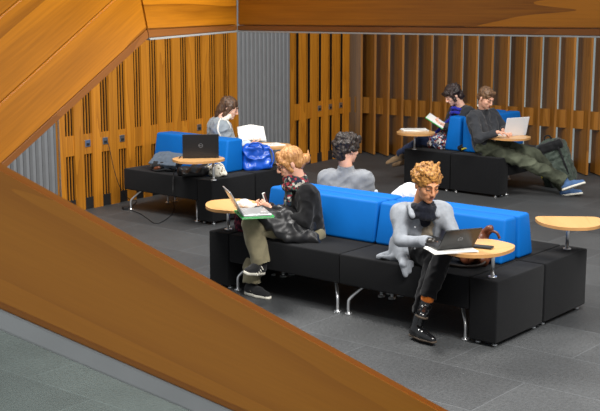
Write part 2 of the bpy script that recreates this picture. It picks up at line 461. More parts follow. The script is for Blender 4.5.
SP('edge_trim', D_TRIM, M['trim_wood'], .075, N1, DIRD, .002)
SP('fascia_board', F1, M['stair_wood'], .09, N1, DIR1)
SP('edge_trim', F1T, M['trim_wood'], .075, N1, DIR1, .002)
o = SP('underside_strip', F1S, M['light_metal'], .03, N1, DIR1, .001); o['label'] = 'pale metal strip'
SP('fascia_board', F2, M['stair_wood'], .09, N2, DIR2)
SP('edge_trim', F2T, M['trim_wood'], .075, N2, DIR2, .002)
o = SP('underside_strip', F2S, M['light_metal'], .03, N2, DIR2, .001); o['label'] = 'pale metal strip'

# foreground balustrade
bal = empty('balustrade', BAL0); tag(bal, 'broad brown timber handrail sloping down across the near foreground over glass', 'railing')
binv = Matrix.Translation(-Vector(BAL0))
def BPc(name, pts, mat, thick, nrm, xdir, bev):
    o, m = stair_piece(name, None, pts, mat, thick, nrm, xdir, bev); o.parent = bal; o.matrix_local = binv @ m; return o
BPc('handrail', R_WOOD, M['rail_wood'], .06, NRMB, DIRB, .012)
o = BPc('metal_channel', R_BAR, M['light_metal'], .03, NRMB, DIRB, .003); o['label'] = 'pale metal channel holding the glass'
BPc('glass_panel', R_GLASS, M['glass'], .012, NRMB, DIRB, 0)

# ------------------------------------------------------------------ sockets on the left wall
def socket(x, z, label, y=.0):
    t = empty('wall_socket'); t.matrix_local = WL @ Matrix.Translation((x, y+.012, z)); tag(t, label, 'socket')
    bm = bmesh.new(); box(bm, (-.038, -.008, -.038), (.038, 0, .038)); bevel_all(bm, .003, 2); mesh_obj('plate', bm, M['socket_steel'], t)
    bm = bmesh.new(); box(bm, (-.022, -.011, -.026), (.022, -.008, .002)); mesh_obj('outlet', bm, M['black_rubber'], t)
    return t
for i, lab in SOCK_A: socket(slotsA[i], .715, lab)
for i, lab in SOCK_B: socket(slotsB[i], .74, lab)

# ------------------------------------------------------------------ seating modules
MW, ML, MD, MB_, MH = .2165, 1.0978, .6524, .232, .456
def sofa_frame(s):
    X, Y, t = SOFAS[s]
    return Matrix.Translation((X, Y, 0)) @ Matrix.Rotation(t, 4, 'Z')
def side_frame(s, far):
    """local frame: x along, y from the front of this side to its back"""
    F = sofa_frame(s)
    if s == 2: far = not far
    return F, far
def module_matrix(s, u0, u1, far):
    """origin at front-left corner of module; x along its front, y towards its back"""
    F = sofa_frame(s)
    if s < 2:
        if not far: return F @ Matrix.Translation((u0, 0, 0))
        return F @ Matrix.Translation((u1, 2*MD+.01, 0)) @ Matrix.Rotation(PI, 4, 'Z')
    else:
        if not far: return F @ Matrix.Translation((u1, 0, 0)) @ Matrix.Rotation(PI, 4, 'Z')
        return F @ Matrix.Translation((u0, -2*MD-.01, 0))
def upholstered(bm, lo, hi, bw=.012):
    b2 = bmesh.new(); box(b2, lo, hi); bevel_all(b2, bw, 4)
    me = bpy.data.meshes.new('t'); b2.to_mesh(me); b2.free(); bm.from_mesh(me); bpy.data.meshes.remove(me)
def leg_mesh(sx, x, y):
    """foot at (x, y), tube slanting up and inwards"""
    bm = bmesh.new()
    ix = x + sx*.10; iy = y + .10
    tube(bm, curve_pts([(x, y, .012), (x, y, .09), (x+sx*.012, y+.012, .125), (x+sx*.06, y+.06, .185), (ix, iy, MB_-.002)], 4), .011, 12)
    cyl(bm, (x, y), .027, 0, .012, 20); return bm
def bench(s, u0, u1, far, label, group=None, ztop=.775, yb=MD-.012):
    t = empty('sofa_bench'); t.matrix_local = module_matrix(s, u0, u1, far); tag(t, label, "sofa", group)
    w = abs(u1-u0)
    bm = bmesh.new(); upholstered(bm, (.004, 0, MB_), (w-.004, MD, MH)); mesh_obj('seat', bm, M['black_fabric'], t, smooth=True)
    # back cushion: sloping front face, gently rounded
    bm = bmesh.new()
    z0, z1 = MH+.001, ztop
    yf0, yf1 = .425, .485
    if not yb: z1 = None
    a = None if z1 is None else [(.006, yf0, z0), (w-.006, yf0, z0), (w-.006, yb, z0), (.006, yb, z0), (.012, yf1, z1), (w-.012, yf1, z1), (w-.012, yb, z1-.004), (.012, yb, z1-.004)]
    if a:
        vs = [bm.verts.new(p) for p in a]
        for q in ((0,3,2,1),(4,5,6,7),(0,1,5,4),(1,2,6,5),(2,3,7,6),(3,0,4,7)): bm.faces.new([vs[i] for i in q])
        bevel_all(bm, .024, 4); mesh_obj('backrest', bm, M['blue_vinyl'], t, smooth=True)
    else: bm.free()
    for sx, x in ((1, .05), (-1, w-.05)):
        mesh_obj('leg', leg_mesh(sx, x, .05), M['chrome'], t)
        bm = leg_mesh(sx, x, .05); bmesh.ops.transform(bm, matrix=Matrix.Translation((0, MD, 0)) @ Matrix.Scale(-1, 4, (0,1,0)), verts=bm.verts)
        bmesh.ops.reverse_faces(bm, faces=bm.faces)
        mesh_obj('leg', bm, M['chrome'], t)
    return t
OUTL_D = [(-.085,-.15,0), (-.07,-.215,0), (.0,-.24,0), (.15,-.225,0), (.26,-.165,0), (.33,-.07,0), (.33,.07,0), (.26,.165,0), (.15,.225,0), (.0,.24,0), (-.07,.215,0), (-.085,.15,0)]
OUTL_E = [(-.095,-.06,0), (-.06,-.135,0), (.04,-.195,0), (.18,-.225,0), (.31,-.195,0), (.40,-.09,0), (.40,.09,0), (.31,.195,0), (.18,.225,0), (.04,.195,0), (-.06,.135,0), (-.095,.06,0)]
def block(s, u0, u1, far, label, table=None, group=None):
    t = empty('end_block'); Mm = module_matrix(s, u0, u1, far); t.matrix_local = Mm; tag(t, label, 'seat block', group)
    w = abs(u1-u0)
    bm = bmesh.new(); upholstered(bm, (.003, 0, .03), (w-.003, MD-.003, MH)); mesh_obj('body', bm, M['black_fabric'], t, smooth=True)
    for gx in (.045, w-.045):
        for gy in (.06, MD-.06):
            bm = bmesh.new(); cyl(bm, (gx, gy), .018, 0, .012, 14); cyl(bm, (gx, gy), .008, .012, .032, 10); mesh_obj('glide', bm, M['chrome'], t)
    if table:
        (wx, wy), ang = table[:2]; tl = table[2] if len(table) > 2 else 1.0
        loc = Mm.inverted() @ Vector((wx, wy, 0)); ca = Mm.to_euler().z
        R = Matrix.Translation((loc.x, loc.y, 0)) @ Matrix.Rotation(ang-ca, 4, 'Z')
        bm = bmesh.new(); cyl(bm, (0,0), .013, MH+.006, .665, 18); cyl(bm, (0,0), .03, MH, MH+.008, 24); cyl(bm, (0,0), .035, .656, .6645, 20)
        mesh_obj('table_pole', bm, M['chrome'], t, matrix=R)
        bm = bmesh.new(); pts = curve_pts(OUTL_D if tl < 1 else OUTL_E, 5, True)
        extrude_poly(bm, [(p.x, p.y, .665) for p in pts], (0, 0, .022))
        for f_ in bm.faces: f_.material_index = 0 if abs(f_.normal.z) > .5 else 1
        mesh_obj('tabletop', bm, [M['maple'], M['ply_edge']], t, matrix=R)
    return t
ur = -MW; u1_ = -MW-ML; u2_ = -MW-2*ML
block(0, -MW, 0, False, 'black block at the near right end of the front sofa, under the laptop table', table=((1.285,7.592), math.radians(-143)))
bench(0, u1_, ur, False, 'blue-backed black bench the man in the grey jacket sits on')
bench(0, u2_, u1_, False, 'blue-backed black bench the blonde woman sits on')
block(0, u2_-MW, u2_, False, 'black block at the far left end of the front sofa, beside the blonde woman', table=((-.572,9.162), math.radians(-70)))
block(0, -MW, 0, True, 'black block at the far right corner carrying the empty table', table=((1.974,8.446), math.radians(-93), .80))
bench(0, u1_, ur, True, 'blue-backed bench facing away behind the man in the grey jacket')
bench(0, u2_, u1_, True, 'blue-backed bench facing away with the grey-jumpered man on it')
block(0, u2_-MW, u2_, True, 'black block hidden at the rear left corner of the front sofa')
block(1, -MW, 0, False, 'black block at the near right end of the left sofa, under the black laptop', table=((-.868,11.60), math.radians(-155)))
bench(1, u1_, ur, False, 'blue-backed black bench with the slate bag lying on it', ztop=.80, yb=MD+.065)
block(1, -MW, 0, True, 'black block beneath the blue plastic bag', table=((-.195,12.55), math.radians(178)))
bench(1, u1_, ur, True, 'backless black bench facing the wall under the woman in the pale waistcoat', yb=0)
block(2, -MW, 0, False, 'black block under the white laptop table on the right sofa', table=((2.237,13.37), math.radians(-28)))
bench(2, u1_, ur, False, 'blue-backed bench under the man in the charcoal jumper', ztop=.865)
block(2, -MW, 0, True, 'black block at the left end of the right sofa, under the table with papers', table=((1.371,13.90), math.radians(-92)))
bench(2, u1_, ur, True, 'blue-backed bench under the woman in the blue scarf', ztop=.865)

# ------------------------------------------------------------------ soft shapes: signed distances meshed with surface nets
def nv(a): a = np.asarray(a, float); return a/np.linalg.norm(a)
class Soft:
    def __init__(s, lo, hi, vox):
        s.lo = np.asarray(lo, float); s.v = vox
        s.n = np.ceil((np.asarray(hi, float)-s.lo)/vox).astype(int)+1
        s.d = np.full(s.n, 10.0, np.float32)
    def _sub(s, lo, hi, pad):
        a = np.clip(np.floor((np.asarray(lo)-pad-s.lo)/s.v).astype(int), 0, s.n)
        b = np.clip(np.ceil((np.asarray(hi)+pad-s.lo)/s.v).astype(int)+1, 0, s.n)
        if (b <= a).any(): return None, None
        sl = tuple(slice(i, j) for i, j in zip(a, b))
        ax = [(s.lo[i]+np.arange(a[i], b[i])*s.v).astype(np.float32) for i in range(3)]
        return sl, np.meshgrid(*ax, indexing='ij')
    def _put(s, sl, e, k, op):
        a = s.d[sl]
        if op == 'u':
            if k > 0:
                h_ = np.clip(.5+.5*(a-e)/k, 0, 1); r = a*(1-h_)+e*h_-k*h_*(1-h_)
            else: r = np.minimum(a, e)
        elif op == 's':
            if k > 0:
                h_ = np.clip(.5-.5*(a+e)/k, 0, 1); r = a*(1-h_)-e*h_+k*h_*(1-h_)
            else: r = np.maximum(a, -e)
        s.d[sl] = r
    def cap(s, a, b, ra, rb=None, k=.02, op='u', flat=None):
        """tapered capsule; flat=(axis, factor) squashes it along an axis"""
        rb = ra if rb is None else rb
        a = np.asarray(a, float); b = np.asarray(b, float); R = max(ra, rb)
        sl, G = s._sub(np.minimum(a, b)-R, np.maximum(a, b)+R, k+3*s.v)
        if sl is None: return s
        if flat is not None:
            fa = nv(flat[0]); fk = 1/flat[1]-1
        ab = b-a; L2 = max(float(ab@ab), 1e-9)
        px = [G[i]-a[i] for i in range(3)]
        t = np.clip((px[0]*ab[0]+px[1]*ab[1]+px[2]*ab[2])/L2, 0, 1)
        q = [px[i]-t*ab[i] for i in range(3)]
        if flat is not None:
            m = q[0]*fa[0]+q[1]*fa[1]+q[2]*fa[2]
            q = [q[i]+m*fa[i]*fk for i in range(3)]
        e = np.sqrt(q[0]**2+q[1]**2+q[2]**2)-(ra+(rb-ra)*t)
        s._put(sl, e.astype(np.float32), k, op); return s
    def ell(s, c, r, R=None, k=.02, op='u'):
        c = np.asarray(c, float); r = np.asarray(r, float); m = r.max()
        sl, G = s._sub(c-m, c+m, k+3*s.v)
        if sl is None: return s
        px = [G[i]-c[i] for i in range(3)]
        if R is not None: px = [px[0]*R[0][i]+px[1]*R[1][i]+px[2]*R[2][i] for i in range(3)]
        k0 = np.sqrt(sum((px[i]/r[i])**2 for i in range(3))); k1 = np.sqrt(sum((px[i]/r[i]**2)**2 for i in range(3)))
        e = k0*(k0-1)/np.maximum(k1, 1e-6)
        s._put(sl, e.astype(np.float32), k, op); return s
    def bx(s, c, hs, R=None, rad=.01, k=.01, op='u'):
        c = np.asarray(c, float); hs = np.asarray(hs, float); m = np.linalg.norm(hs)
        sl, G = s._sub(c-m, c+m, k+3*s.v)
        if sl is None: return s
        px = [G[i]-c[i] for i in range(3)]
        if R is not None: px = [px[0]*R[0][i]+px[1]*R[1][i]+px[2]*R[2][i] for i in range(3)]
        q = [np.abs(px[i])-hs[i]+rad for i in range(3)]
        e = np.sqrt(sum(np.maximum(v, 0)**2 for v in q))+np.minimum(np.maximum(q[0], np.maximum(q[1], q[2])), 0)-rad
        s._put(sl, e.astype(np.float32), k, op); return s
    def cut(s, p, nrm_, k=.0):
        """remove everything on the positive side of the plane"""
        sl, G = s._sub(s.lo, s.lo+(s.n-1)*s.v, s.v); nrm_ = nv(nrm_)
        e = (G[0]-p[0])*nrm_[0]+(G[1]-p[1])*nrm_[1]+(G[2]-p[2])*nrm_[2]
        s.d = np.maximum(s.d, e.astype(np.float32)); return s
    def mesh(s):
        d = s.d; d[0]=d[-1]=10; d[:,0]=d[:,-1]=10; d[:,:,0]=d[:,:,-1]=10
        ins = d < 0
        n = [k-1 for k in s.n]
        cnt = np.zeros(n, np.int8)
        cs = [(i, j, k) for i in (0,1) for j in (0,1) for k in (0,1)]
        for i, j, k in cs: cnt += ins[i:i+n[0], j:j+n[1], k:k+n[2]]
        act = (cnt > 0) & (cnt < 8)
        I = np.argwhere(act); idx = np.full(n, -1, np.int32); idx[tuple(I.T)] = np.arange(len(I))
        acc = np.zeros((len(I), 3)); num = np.zeros(len(I))
        for a in cs:
            for ax in range(3):
                if a[ax]: continue
                b = list(a); b[ax] = 1
                va = d[tuple((I+a).T)]; vb = d[tuple((I+b).T)]
                m = (va < 0) != (vb < 0)
                t = np.where(m, va/np.where(m, va-vb, 1), 0)
                p = np.array(a, float)[None, :].repeat(len(I), 0); p[:, ax] += t
                acc[m] += p[m]; num[m] += 1
        verts = s.lo+(I+acc/num[:, None])*s.v
        faces = []
        for ax in range(3):
            b = [0,0,0]; b[ax] = 1
            A = ins[:s.n[0]-b[0], :s.n[1]-b[1], :s.n[2]-b[2]]; B = ins[b[0]:, b[1]:, b[2]:]
            E = np.argwhere(A != B)
            u, w_ = [(1,2),(2,0),(0,1)][ax]
            def cell(du, dw):
                c = E.copy(); c[:, u] -= du; c[:, w_] -= dw; return c
            q = [cell(1,1), cell(0,1), cell(0,0), cell(1,0)]
            ok = np.all([(c >= 0).all(1) & (c < n).all(1) for c in q], 0)
            q = [idx[tuple(c[ok].T)] for c in q]
            F = np.stack(q, 1); fl_ = A[tuple(E[ok].T)]
            F[~fl_] = F[~fl_][:, ::-1]
            faces.append(F)
        return verts, np.concatenate(faces)

def soft_obj(name, S, mat, parent, disp=None, smooth_it=1):
    v, f_ = S.mesh()
    if len(v) == 0: raise RuntimeError('empty shape '+name)
    me = bpy.data.meshes.new(name)
    o_ = np.array(parent.location) if parent is not None else np.zeros(3)
    me.vertices.add(len(v)); me.loops.add(len(f_)*4); me.polygons.add(len(f_))
    if smooth_it:
        e = np.concatenate([f_[:, [0,1]], f_[:, [1,2]], f_[:, [2,3]], f_[:, [3,0]]])
        for _ in range(smooth_it):
            acc = np.zeros_like(v); c_ = np.zeros(len(v))
            np.add.at(acc, e[:,0], v[e[:,1]]); np.add.at(c_, e[:,0], 1)
            v = .5*v+.5*acc/np.maximum(c_, 1)[:, None]
    me.vertices.foreach_set('co', (v-o_).ravel())
    me.loops.foreach_set('vertex_index', f_.ravel())
    me.polygons.foreach_set('loop_start', np.arange(len(f_))*4); me.polygons.foreach_set('loop_total', np.full(len(f_), 4))
    me.polygons.foreach_set('use_smooth', np.ones(len(f_), bool))
    me.update(calc_edges=True)
    if disp:
        nr = np.zeros(len(v)*3); me.vertices.foreach_get('normal', nr); nr = nr.reshape(-1, 3)
        d = np.array([disp(Vector(p)) for p in v])
        me.vertices.foreach_set('co', ((v-o_)+nr*d[:, None]).ravel()); me.update()
    me.materials.append(mat)
    me.validate()
    o = bpy.data.objects.new(name, me)
    return link(o, parent)

def folds(amp=.006, sc=14, st=(1,1,1), seed=0):
    off = Vector((seed*3.1, seed*1.7, seed*5.3))
    def fn(p):
        q = Vector((p.x*st[0], p.y*st[1], p.z*st[2]))*sc+off
        a = noise.noise(q)
        return amp*(1-2*abs(a)*1.6)+amp*.4*noise.noise(q*2.3)-amp*.3
    return fn
def lumps(amp, sc, seed=0):
    off = Vector((seed*7.1, seed*2.3, seed*1.3))
    return lambda p: amp*noise.noise(p*sc+off)+amp*.5*noise.noise(p*sc*2.2+off)

def fabric(name, col, rough=.85, bscale=180, var=.12, bump=.25, sheen=.15):
    return plain(name, s2l(*col), rough, spec=.2, bump=bump, bscale=bscale, var=var, nscale=30, sheen=sheen)
def skin(name, col):
    n = NT(name); vec = n.coords('Object'); ns = n.noise(vec, 9, 2)
    c0 = s2l(*col); n.l(n.ramp(ns.outputs[0], [(.3, tuple(v*.88 for v in c0)), (.7, tuple(min(1, v*1.08) for v in c0))]), n.b.inputs['Base Color'])
    n.set(Roughness=.48); n.b.inputs['Subsurface Weight'].default_value = .08; n.b.inputs['Subsurface Radius'].default_value = (.01, .004, .002)
    n.b.inputs['Subsurface Scale'].default_value = .5
    return n.m
def hairmat(name, a, b, sc=60, st=(1,1,.18)):
    n = NT(name); vec = n.coords('Object', st); ns = n.noise(vec, sc, 3, .6)
    n.l(n.ramp(ns.outputs[0], [(.35, s2l(*a)), (.65, s2l(*b))]), n.b.inputs['Base Color']); n.set(Roughness=.5)
    n.bump(ns.outputs[0], .6, .006); return n.m
def patterned(name, cols, sc=40, rough=.85):
    n = NT(name); vec = n.coords('Object'); vo = n.t.nodes.new('ShaderNodeTexVoronoi'); vo.inputs['Scale'].default_value = sc
    n.l(vec, vo.inputs['Vector']); sep = n.t.nodes.new('ShaderNodeSeparateColor'); n.l(vo.outputs['Color'], sep.inputs[0])
    rp = n.t.nodes.new('ShaderNodeValToRGB'); rp.color_ramp.interpolation = 'CONSTANT'
    el = rp.color_ramp.elements
    while len(el) < len(cols): el.new(.5)
    for i, (e, c_) in enumerate(zip(el, cols)): e.position = i/len(cols); e.color = (*s2l(*c_), 1)
    n.l(sep.outputs[0], rp.inputs[0]); n.l(rp.outputs[0], n.b.inputs['Base Color']); n.set(Roughness=rough); return n.m

M['skin_fair'] = skin('fair skin', (222,168,142)); M['skin_tan'] = skin('tan skin', (204,144,104)); M['skin_pale'] = skin('pale skin', (226,180,158))
M['lip'] = plain('lip colour', s2l(150,84,74), .45); M['eye_dark'] = plain('dark lashes', s2l(34,24,20), .4); M['eye_white'] = plain('eye white', s2l(220,214,206), .3, var=.02)

def head_frame(f_, up=(0,0,1)):
    f_ = nv(f_); up = np.asarray(up, float); r = nv(np.cross(f_, up)); u = np.cross(r, f_)
    return np.array([r, f_, u]).T      # columns: right, forward, up
def hp_(c, R, p, sc=1.0): return np.asarray(c)+R@(np.asarray(p, float)*sc)

def add_head(S, c, R, sc=1.0, v=1.0):
    P = lambda *p: hp_(c, R, p, sc)
    S.ell(P(0,-.015,.035), np.array((.073,.093,.080))*sc, R, .01)
    S.ell(P(0,.030,-.025), np.array((.060,.060,.078))*sc, R, .02)
    S.ell(P(0,.045,-.062), np.array((.044,.042,.042))*sc, R, .018)
    S.ell(P(0,.068,-.092), np.array((.022,.020,.018))*sc, R, .014)
    for sx in (-1, 1):
        S.ell(P(sx*.036,.062,-.022), np.array((.022,.022,.020))*sc, R, .014)       # cheek
        S.ell(P(sx*.030,.100,.012), np.array((.019,.016,.012))*sc, R, .012, 's')   # eye socket
        S.ell(P(sx*.030,.079,.010), np.array((.015,.012,.011))*sc, R, .004)        # lid over the eye
        S.cap(P(sx*.012,.090,.030), P(sx*.044,.078,.031), .008*sc, .006*sc, .012)  # brow ridge
        S.ell(P(sx*.076,-.002,-.004), np.array((.010,.017,.030))*sc, R, .006)      # ear
        S.ell(P(sx*.011,.103,-.030), np.array((.009,.010,.008))*sc, R, .008)       # nostril
    S.cap(P(0,.090,.020), P(0,.112,-.024), .008*sc, .011*sc, .010)
    S.cap(P(-.016,.088,-.055), P(.016,.088,-.055), .008*sc, .008*sc, .008)

def face_parts(root, c, R, sc=1.0, brow=None, open_eyes=False):
    o_ = np.array(root.location)
    def P(*p): return Vector(hp_(c, R, p, sc)-o_)
    for sx in (-1, 1):
        bm = bmesh.new(); tube(bm, curve_pts([P(sx*.016,.0905,.006), P(sx*.030,.0935,.002), P(sx*.044,.083,.006)], 4), .0022*sc, 6)
        mesh_obj('eyelash', bm, M['eye_dark'], root)
        if brow:
            bm = bmesh.new(); tube(bm, curve_pts([P(sx*.013,.098,.031), P(sx*.030,.095,.038), P(sx*.048,.080,.033)], 4), [.0035*sc]*8+[.002*sc], 6)
            mesh_obj('eyebrow', bm, brow, root)
    bm = bmesh.new()
    tube(bm, curve_pts([P(-.022,.084,-.056), P(-.008,.0945,-.0515), P(0,.0945,-.0535), P(.008,.0945,-.0515), P(.022,.084,-.056)], 3), [.002*sc]+[.0042*sc]*11+[.002*sc], 8)
    tube(bm, curve_pts([P(-.018,.085,-.059), P(0,.0945,-.0625), P(.018,.085,-.059)], 4), [.002*sc]+[.0048*sc]*7+[.002*sc], 8)
    mesh_obj('lips', bm, M['lip'], root)

def add_hand(S, w, d, pn, side, curl=.5, sc=1.0, spread=1.0, point=None):
    """w wrist, d direction of the hand, pn the way the palm faces, side +-1 where the thumb sits along d x pn"""
    d = nv(d); pn = np.asarray(pn, float); pn = nv(pn-d*(pn@d)); lat = np.cross(d, pn)*side
    w = np.asarray(w, float); R = np.array([lat, d, pn]).T
    S.ell(w+d*.048*sc, np.array((.040,.050,.016))*sc, R, .01)
    for i, (off, ln) in enumerate(((.030,.92),(.010,1.0),(-.010,.95),(-.029,.76))):
        b = w+d*.086*sc+lat*off*sc*spread
        c_ = curl*(1+.12*i)
        if point is not None and i == point: c_ = .1
        a1 = c_*.8; a2 = c_*1.9
        m = b+(d*math.cos(a1)+pn*math.sin(a1))*.042*ln*sc
        e = m+(d*math.cos(a2)+pn*math.sin(a2))*.036*ln*sc
        S.cap(b-d*.012*sc, m, .0092*sc, .0085*sc, .003); S.cap(m, e, .0085*sc, .0072*sc, .002)
    t0 = w+d*.022*sc+lat*.026*sc; t1 = t0+(d*.55+lat*.75+pn*.35)*.040*sc; t2 = t1+(d*.85+lat*.15+pn*.5)*.032*sc
    S.cap(t0, t1, .013*sc, .010*sc, .008); S.cap(t1, t2, .010*sc, .008*sc, .002)

def bounds(pts, pad):
    a = np.array(pts); return a.min(0)-pad, a.max(0)+pad
def lerp(a, b, t): return np.asarray(a, float)*(1-t)+np.asarray(b, float)*t

def shoe(root, an, toe, up, mat, solemat, kind='sneaker', shin=None, sc=1.0, shaft=.13):
    an = np.asarray(an, float); up = nv(up); f_ = np.asarray(toe, float)-an; f_ = nv(f_-up*(f_@up)); r = np.cross(f_, up)
    R = np.array([r, f_, up]).T
    P = lambda x, y, z: an+R@np.array((x, y, z))*sc
    S = Soft(an-.36*sc, an+.36*sc, .006)
    S.cap(P(0,-.028,-.048), P(0,.075,-.052), .036*sc, .040*sc, .01)
    S.cap(P(0,.07,-.056), P(-.004,.155,-.064), .040*sc, .028*sc, .01)
    if shin is not None:
        sv = nv(np.asarray(shin, float)-an); top = shaft if kind == 'boot' else .02
        S.cap(P(0,-.01,-.03), an+sv*top*sc, .038*sc, .046*sc, .03)
        S.cut(an+sv*top*sc, sv)
    else: S.cap(P(0,-.01,-.03), P(0,-.01,.015), .037*sc, .038*sc, .03)
    S.cut(P(0,0,-.078), -up)
    o = soft_obj('boot' if kind == 'boot' else 'shoe', S, mat, root)
    S = Soft(an-.30*sc, an+.30*sc, .006); th = .010 if kind == 'boot' else .014
    S.cap(P(0,-.030,-.078), P(0,.07,-.078), .038*sc, .043*sc, .008, flat=(up, .999)).cap(P(0,.07,-.078), P(-.005,.158,-.076), .043*sc, .030*sc, .01)
    S.cut(P(0,0,-.078+th), up); S.cut(P(0,0,-.078-th*.6), -up)
    link_ = soft_obj('sole', S, solemat, None); m = link_.matrix_world.copy(); link_.parent = o
    link_.matrix_local = Matrix.Translation(-Vector(root.location))
    return o

def person(J, fwd, headf, label, skinm, top, headup=(0,0,1), hs=1.0, vox=.006, group=None,
           hands=None, brow=None, bulk=1.0, legs=None, topfn=None, face=True, neck_r=.050):
    J = {k: np.array(v, float) for k, v in J.items()}
    fwd = nv(fwd); base = Vector((float(J['pel'][0]), float(J['pel'][1]), 0))
    root = empty('person', base); tag(root, label, 'person', group)
    lat = nv(np.cross(fwd, (0,0,1)))
    s1 = 1 if (J['shR']-J['shL'])@lat > 0 else -1
    if 'hpL' not in J: J['hpL'] = J['pel']-lat*.085*s1+(0,0,-.02); J['hpR'] = J['pel']+lat*.085*s1+(0,0,-.02)
    c = J['head']; R = head_frame(headf, headup)
    lo, hi = bounds(list(J.values()), .26)
    # the body: one continuous skin
    S = Soft(lo, hi, vox)
    b = bulk*.88
    for s_ in 'LR':
        S.cap(lerp(J['sh'+s_], J['chest'], .30), lerp(J['hp'+s_], J['pel'], .25), .080*b, .086*b, .03)
        S.cap(J['sh'+s_], J['el'+s_], .044*b, .036*b, .03); S.cap(J['el'+s_], J['wr'+s_], .036*b, .023, .01)
        if 'kn'+s_ in J:
            S.cap(J['hp'+s_], J['kn'+s_], .078*b, .050*b, .03); S.cap(J['kn'+s_], J['an'+s_], .046*b, .026*b, .01)
    S.cap(J['shL'], J['shR'], .045*b, .045*b, .03); S.cap(J['chest'], J['pel'], .092*b, .092*b, .03)
    hb = hp_(c, R, (0,-.025,-.06), hs)
    S.cap(J['neck'], hb, (neck_r+.008), neck_r, .03)
    add_head(S, c, R, hs)
    if hands:
        for s_, (dv, pn, side, curl) in hands.items():
            add_hand(S, J['wr'+s_], dv, pn, side, curl, sc=.92*hs)
    soft_obj('body', S, skinm, root)
    if face: face_parts(root, c, R, hs, brow)
    return root, J, R, lat*s1, fwd

def garment_top(root, J, mat, name='jumper', bulk=1.0, ext=.012, sleeve=.93, disp=None, neck_open=.058, extra=None, vox=.007, hem=None, cuff=.044, upper=.058):
    lo, hi = bounds([J[k] for k in J if k[:2] in ('sh','el','wr','pe','ne','hp','ch')], .24)
    S = Soft(lo, hi, vox); b = bulk
    for s_ in 'LR':
        S.cap(lerp(J['sh'+s_], J['chest'], .28), lerp(J['hp'+s_], J['pel'], .2), .088*b+ext, .096*b+ext, .05)
        S.cap(J['sh'+s_], J['el'+s_], upper*b, upper*b*.88, .035)
        e = lerp(J['el'+s_], J['wr'+s_], sleeve)
        S.cap(J['el'+s_], e, upper*b*.86, cuff, .015)
    S.cap(J['shL'], J['shR'], .055*b+ext*.3, None, .03); S.cap(J['chest'], J['pel'], .10*b+ext, .105*b+ext, .03)
    S.cap(J['neck'], lerp(J['neck'], J['chest'], .4), .066*b, .07*b, .04)
    for s_ in 'LR':
        e = lerp(J['el'+s_], J['wr'+s_], sleeve); dv = nv(J['wr'+s_]-J['el'+s_])
        S.cap(e+dv*(.004+cuff), e+dv*.12, cuff+.012, None, 0, 's')
    if neck_open: S.cap(J['neck']+(0,0,.015), J['head'], neck_open, neck_open, .012, 's')
    if hem is not None: S.cut(J['pel']+(0,0,hem), (0,0,-1))
    if extra: extra(S)
    return soft_obj(name, S, mat, root, disp)

def garment_legs(root, J, mat, name='trousers', r=(.092,.068,.058,.052), disp=None, cut_at=.93, vox=.007, extra=None, sides='LR'):
    ks = ['pel']+[k+s_ for k in ('hp','kn','an') for s_ in sides]
    lo, hi = bounds([J[k] for k in ks], .2)
    S = Soft(lo, hi, vox)
    S.cap(J['hpL'], J['hpR'], r[0]+.006, None, .03); S.cap(J['pel']+(0,0,.05), J['pel'], r[0]+.012, None, .04)
    for s_ in sides:
        S.cap(J['hp'+s_], J['kn'+s_], r[0], r[1], .03); e = lerp(J['kn'+s_], J['an'+s_], cut_at)
        S.cap(J['kn'+s_], e, r[1]*.96, r[3], .008)
    for s_ in sides:
        e = lerp(J['kn'+s_], J['an'+s_], cut_at); dv = nv(J['an'+s_]-J['kn'+s_])
        S.cap(e+dv*(.006+r[3]), e+dv*(.06+r[3]), r[3]+.012, None, 0, 's')
    if extra: extra(S)
    return soft_obj(name, S, mat, root, disp)

def hair_obj(root, c, R, sc, mat, prims, subs, disp=None, name='hair', vox=.006, k=.012):
    S = Soft(np.asarray(c)-.26, np.asarray(c)+.26, vox)
    for p in prims:
        if p[0] == 'e': S.ell(hp_(c, R, p[1], sc), np.array(p[2])*sc, R, k)
        elif p[0] == 'c': S.cap(hp_(c, R, p[1], sc), hp_(c, R, p[2], sc), p[3]*sc, p[4]*sc, k)
    for p in subs:
        if p[0] == 'e': S.ell(hp_(c, R, p[1], sc), np.array(p[2])*sc, R, .006, 's')
        elif p[0] == 'p': S.cut(hp_(c, R, p[1], sc), R@np.array(p[2], float))
    return soft_obj(name, S, mat, root, disp)
FACE_CUT = [('e', (0,.105,-.045), (.062,.075,.085)), ('e', (0,.11,.0), (.055,.045,.040))]

# ------------------------------------------------------------------ materials of clothes and belongings
M['hair_gold'] = hairmat('golden curls', (104,62,20), (206,148,72), 60, (1,1,1))
M['hair_ginger'] = hairmat('ginger blonde hair', (140,88,40), (204,150,90), 70)
M['hair_dark'] = hairmat('dark brown hair', (14,10,8), (54,40,31), 60)
M['hair_brown'] = hairmat('mid brown hair', (52,36,26), (104,76,54), 60)
M['hair_short'] = hairmat('short brown hair', (72,50,34), (126,94,66), 70)
M['hair_black'] = hairmat('near black hair', (22,16,16), (58,42,38), 60)
M['grey_denim'] = fabric('grey denim jacket', (146,151,158), .8, 160, .12)
M['beige_tee'] = fabric('beige t-shirt', (142,130,112))
M['navy_scarf'] = fabric('navy knit scarf', (16,19,30), .9, 90, .25, .6)
M['black_trouser'] = fabric('black trousers', (19,19,22), .85)
M['black_knit'] = fabric('black knit', (20,20,22), .9, 120, .2)
M['boot_black'] = plain('polished black leather', (.008,.008,.009), .16, spec=.7, bump=.15, bscale=30)
M['boot_sole'] = plain('worn brown sole', s2l(74,62,50), .7)
M['orange_sock'] = fabric('orange sock', (222,120,42))
M['khaki'] = fabric('khaki trousers', (136,128,102), .85, 150, .10)
M['sneaker_black'] = fabric('black canvas shoe', (30,30,32), .7)
M['sole_white'] = plain('white rubber sole', s2l(222,218,204), .55)
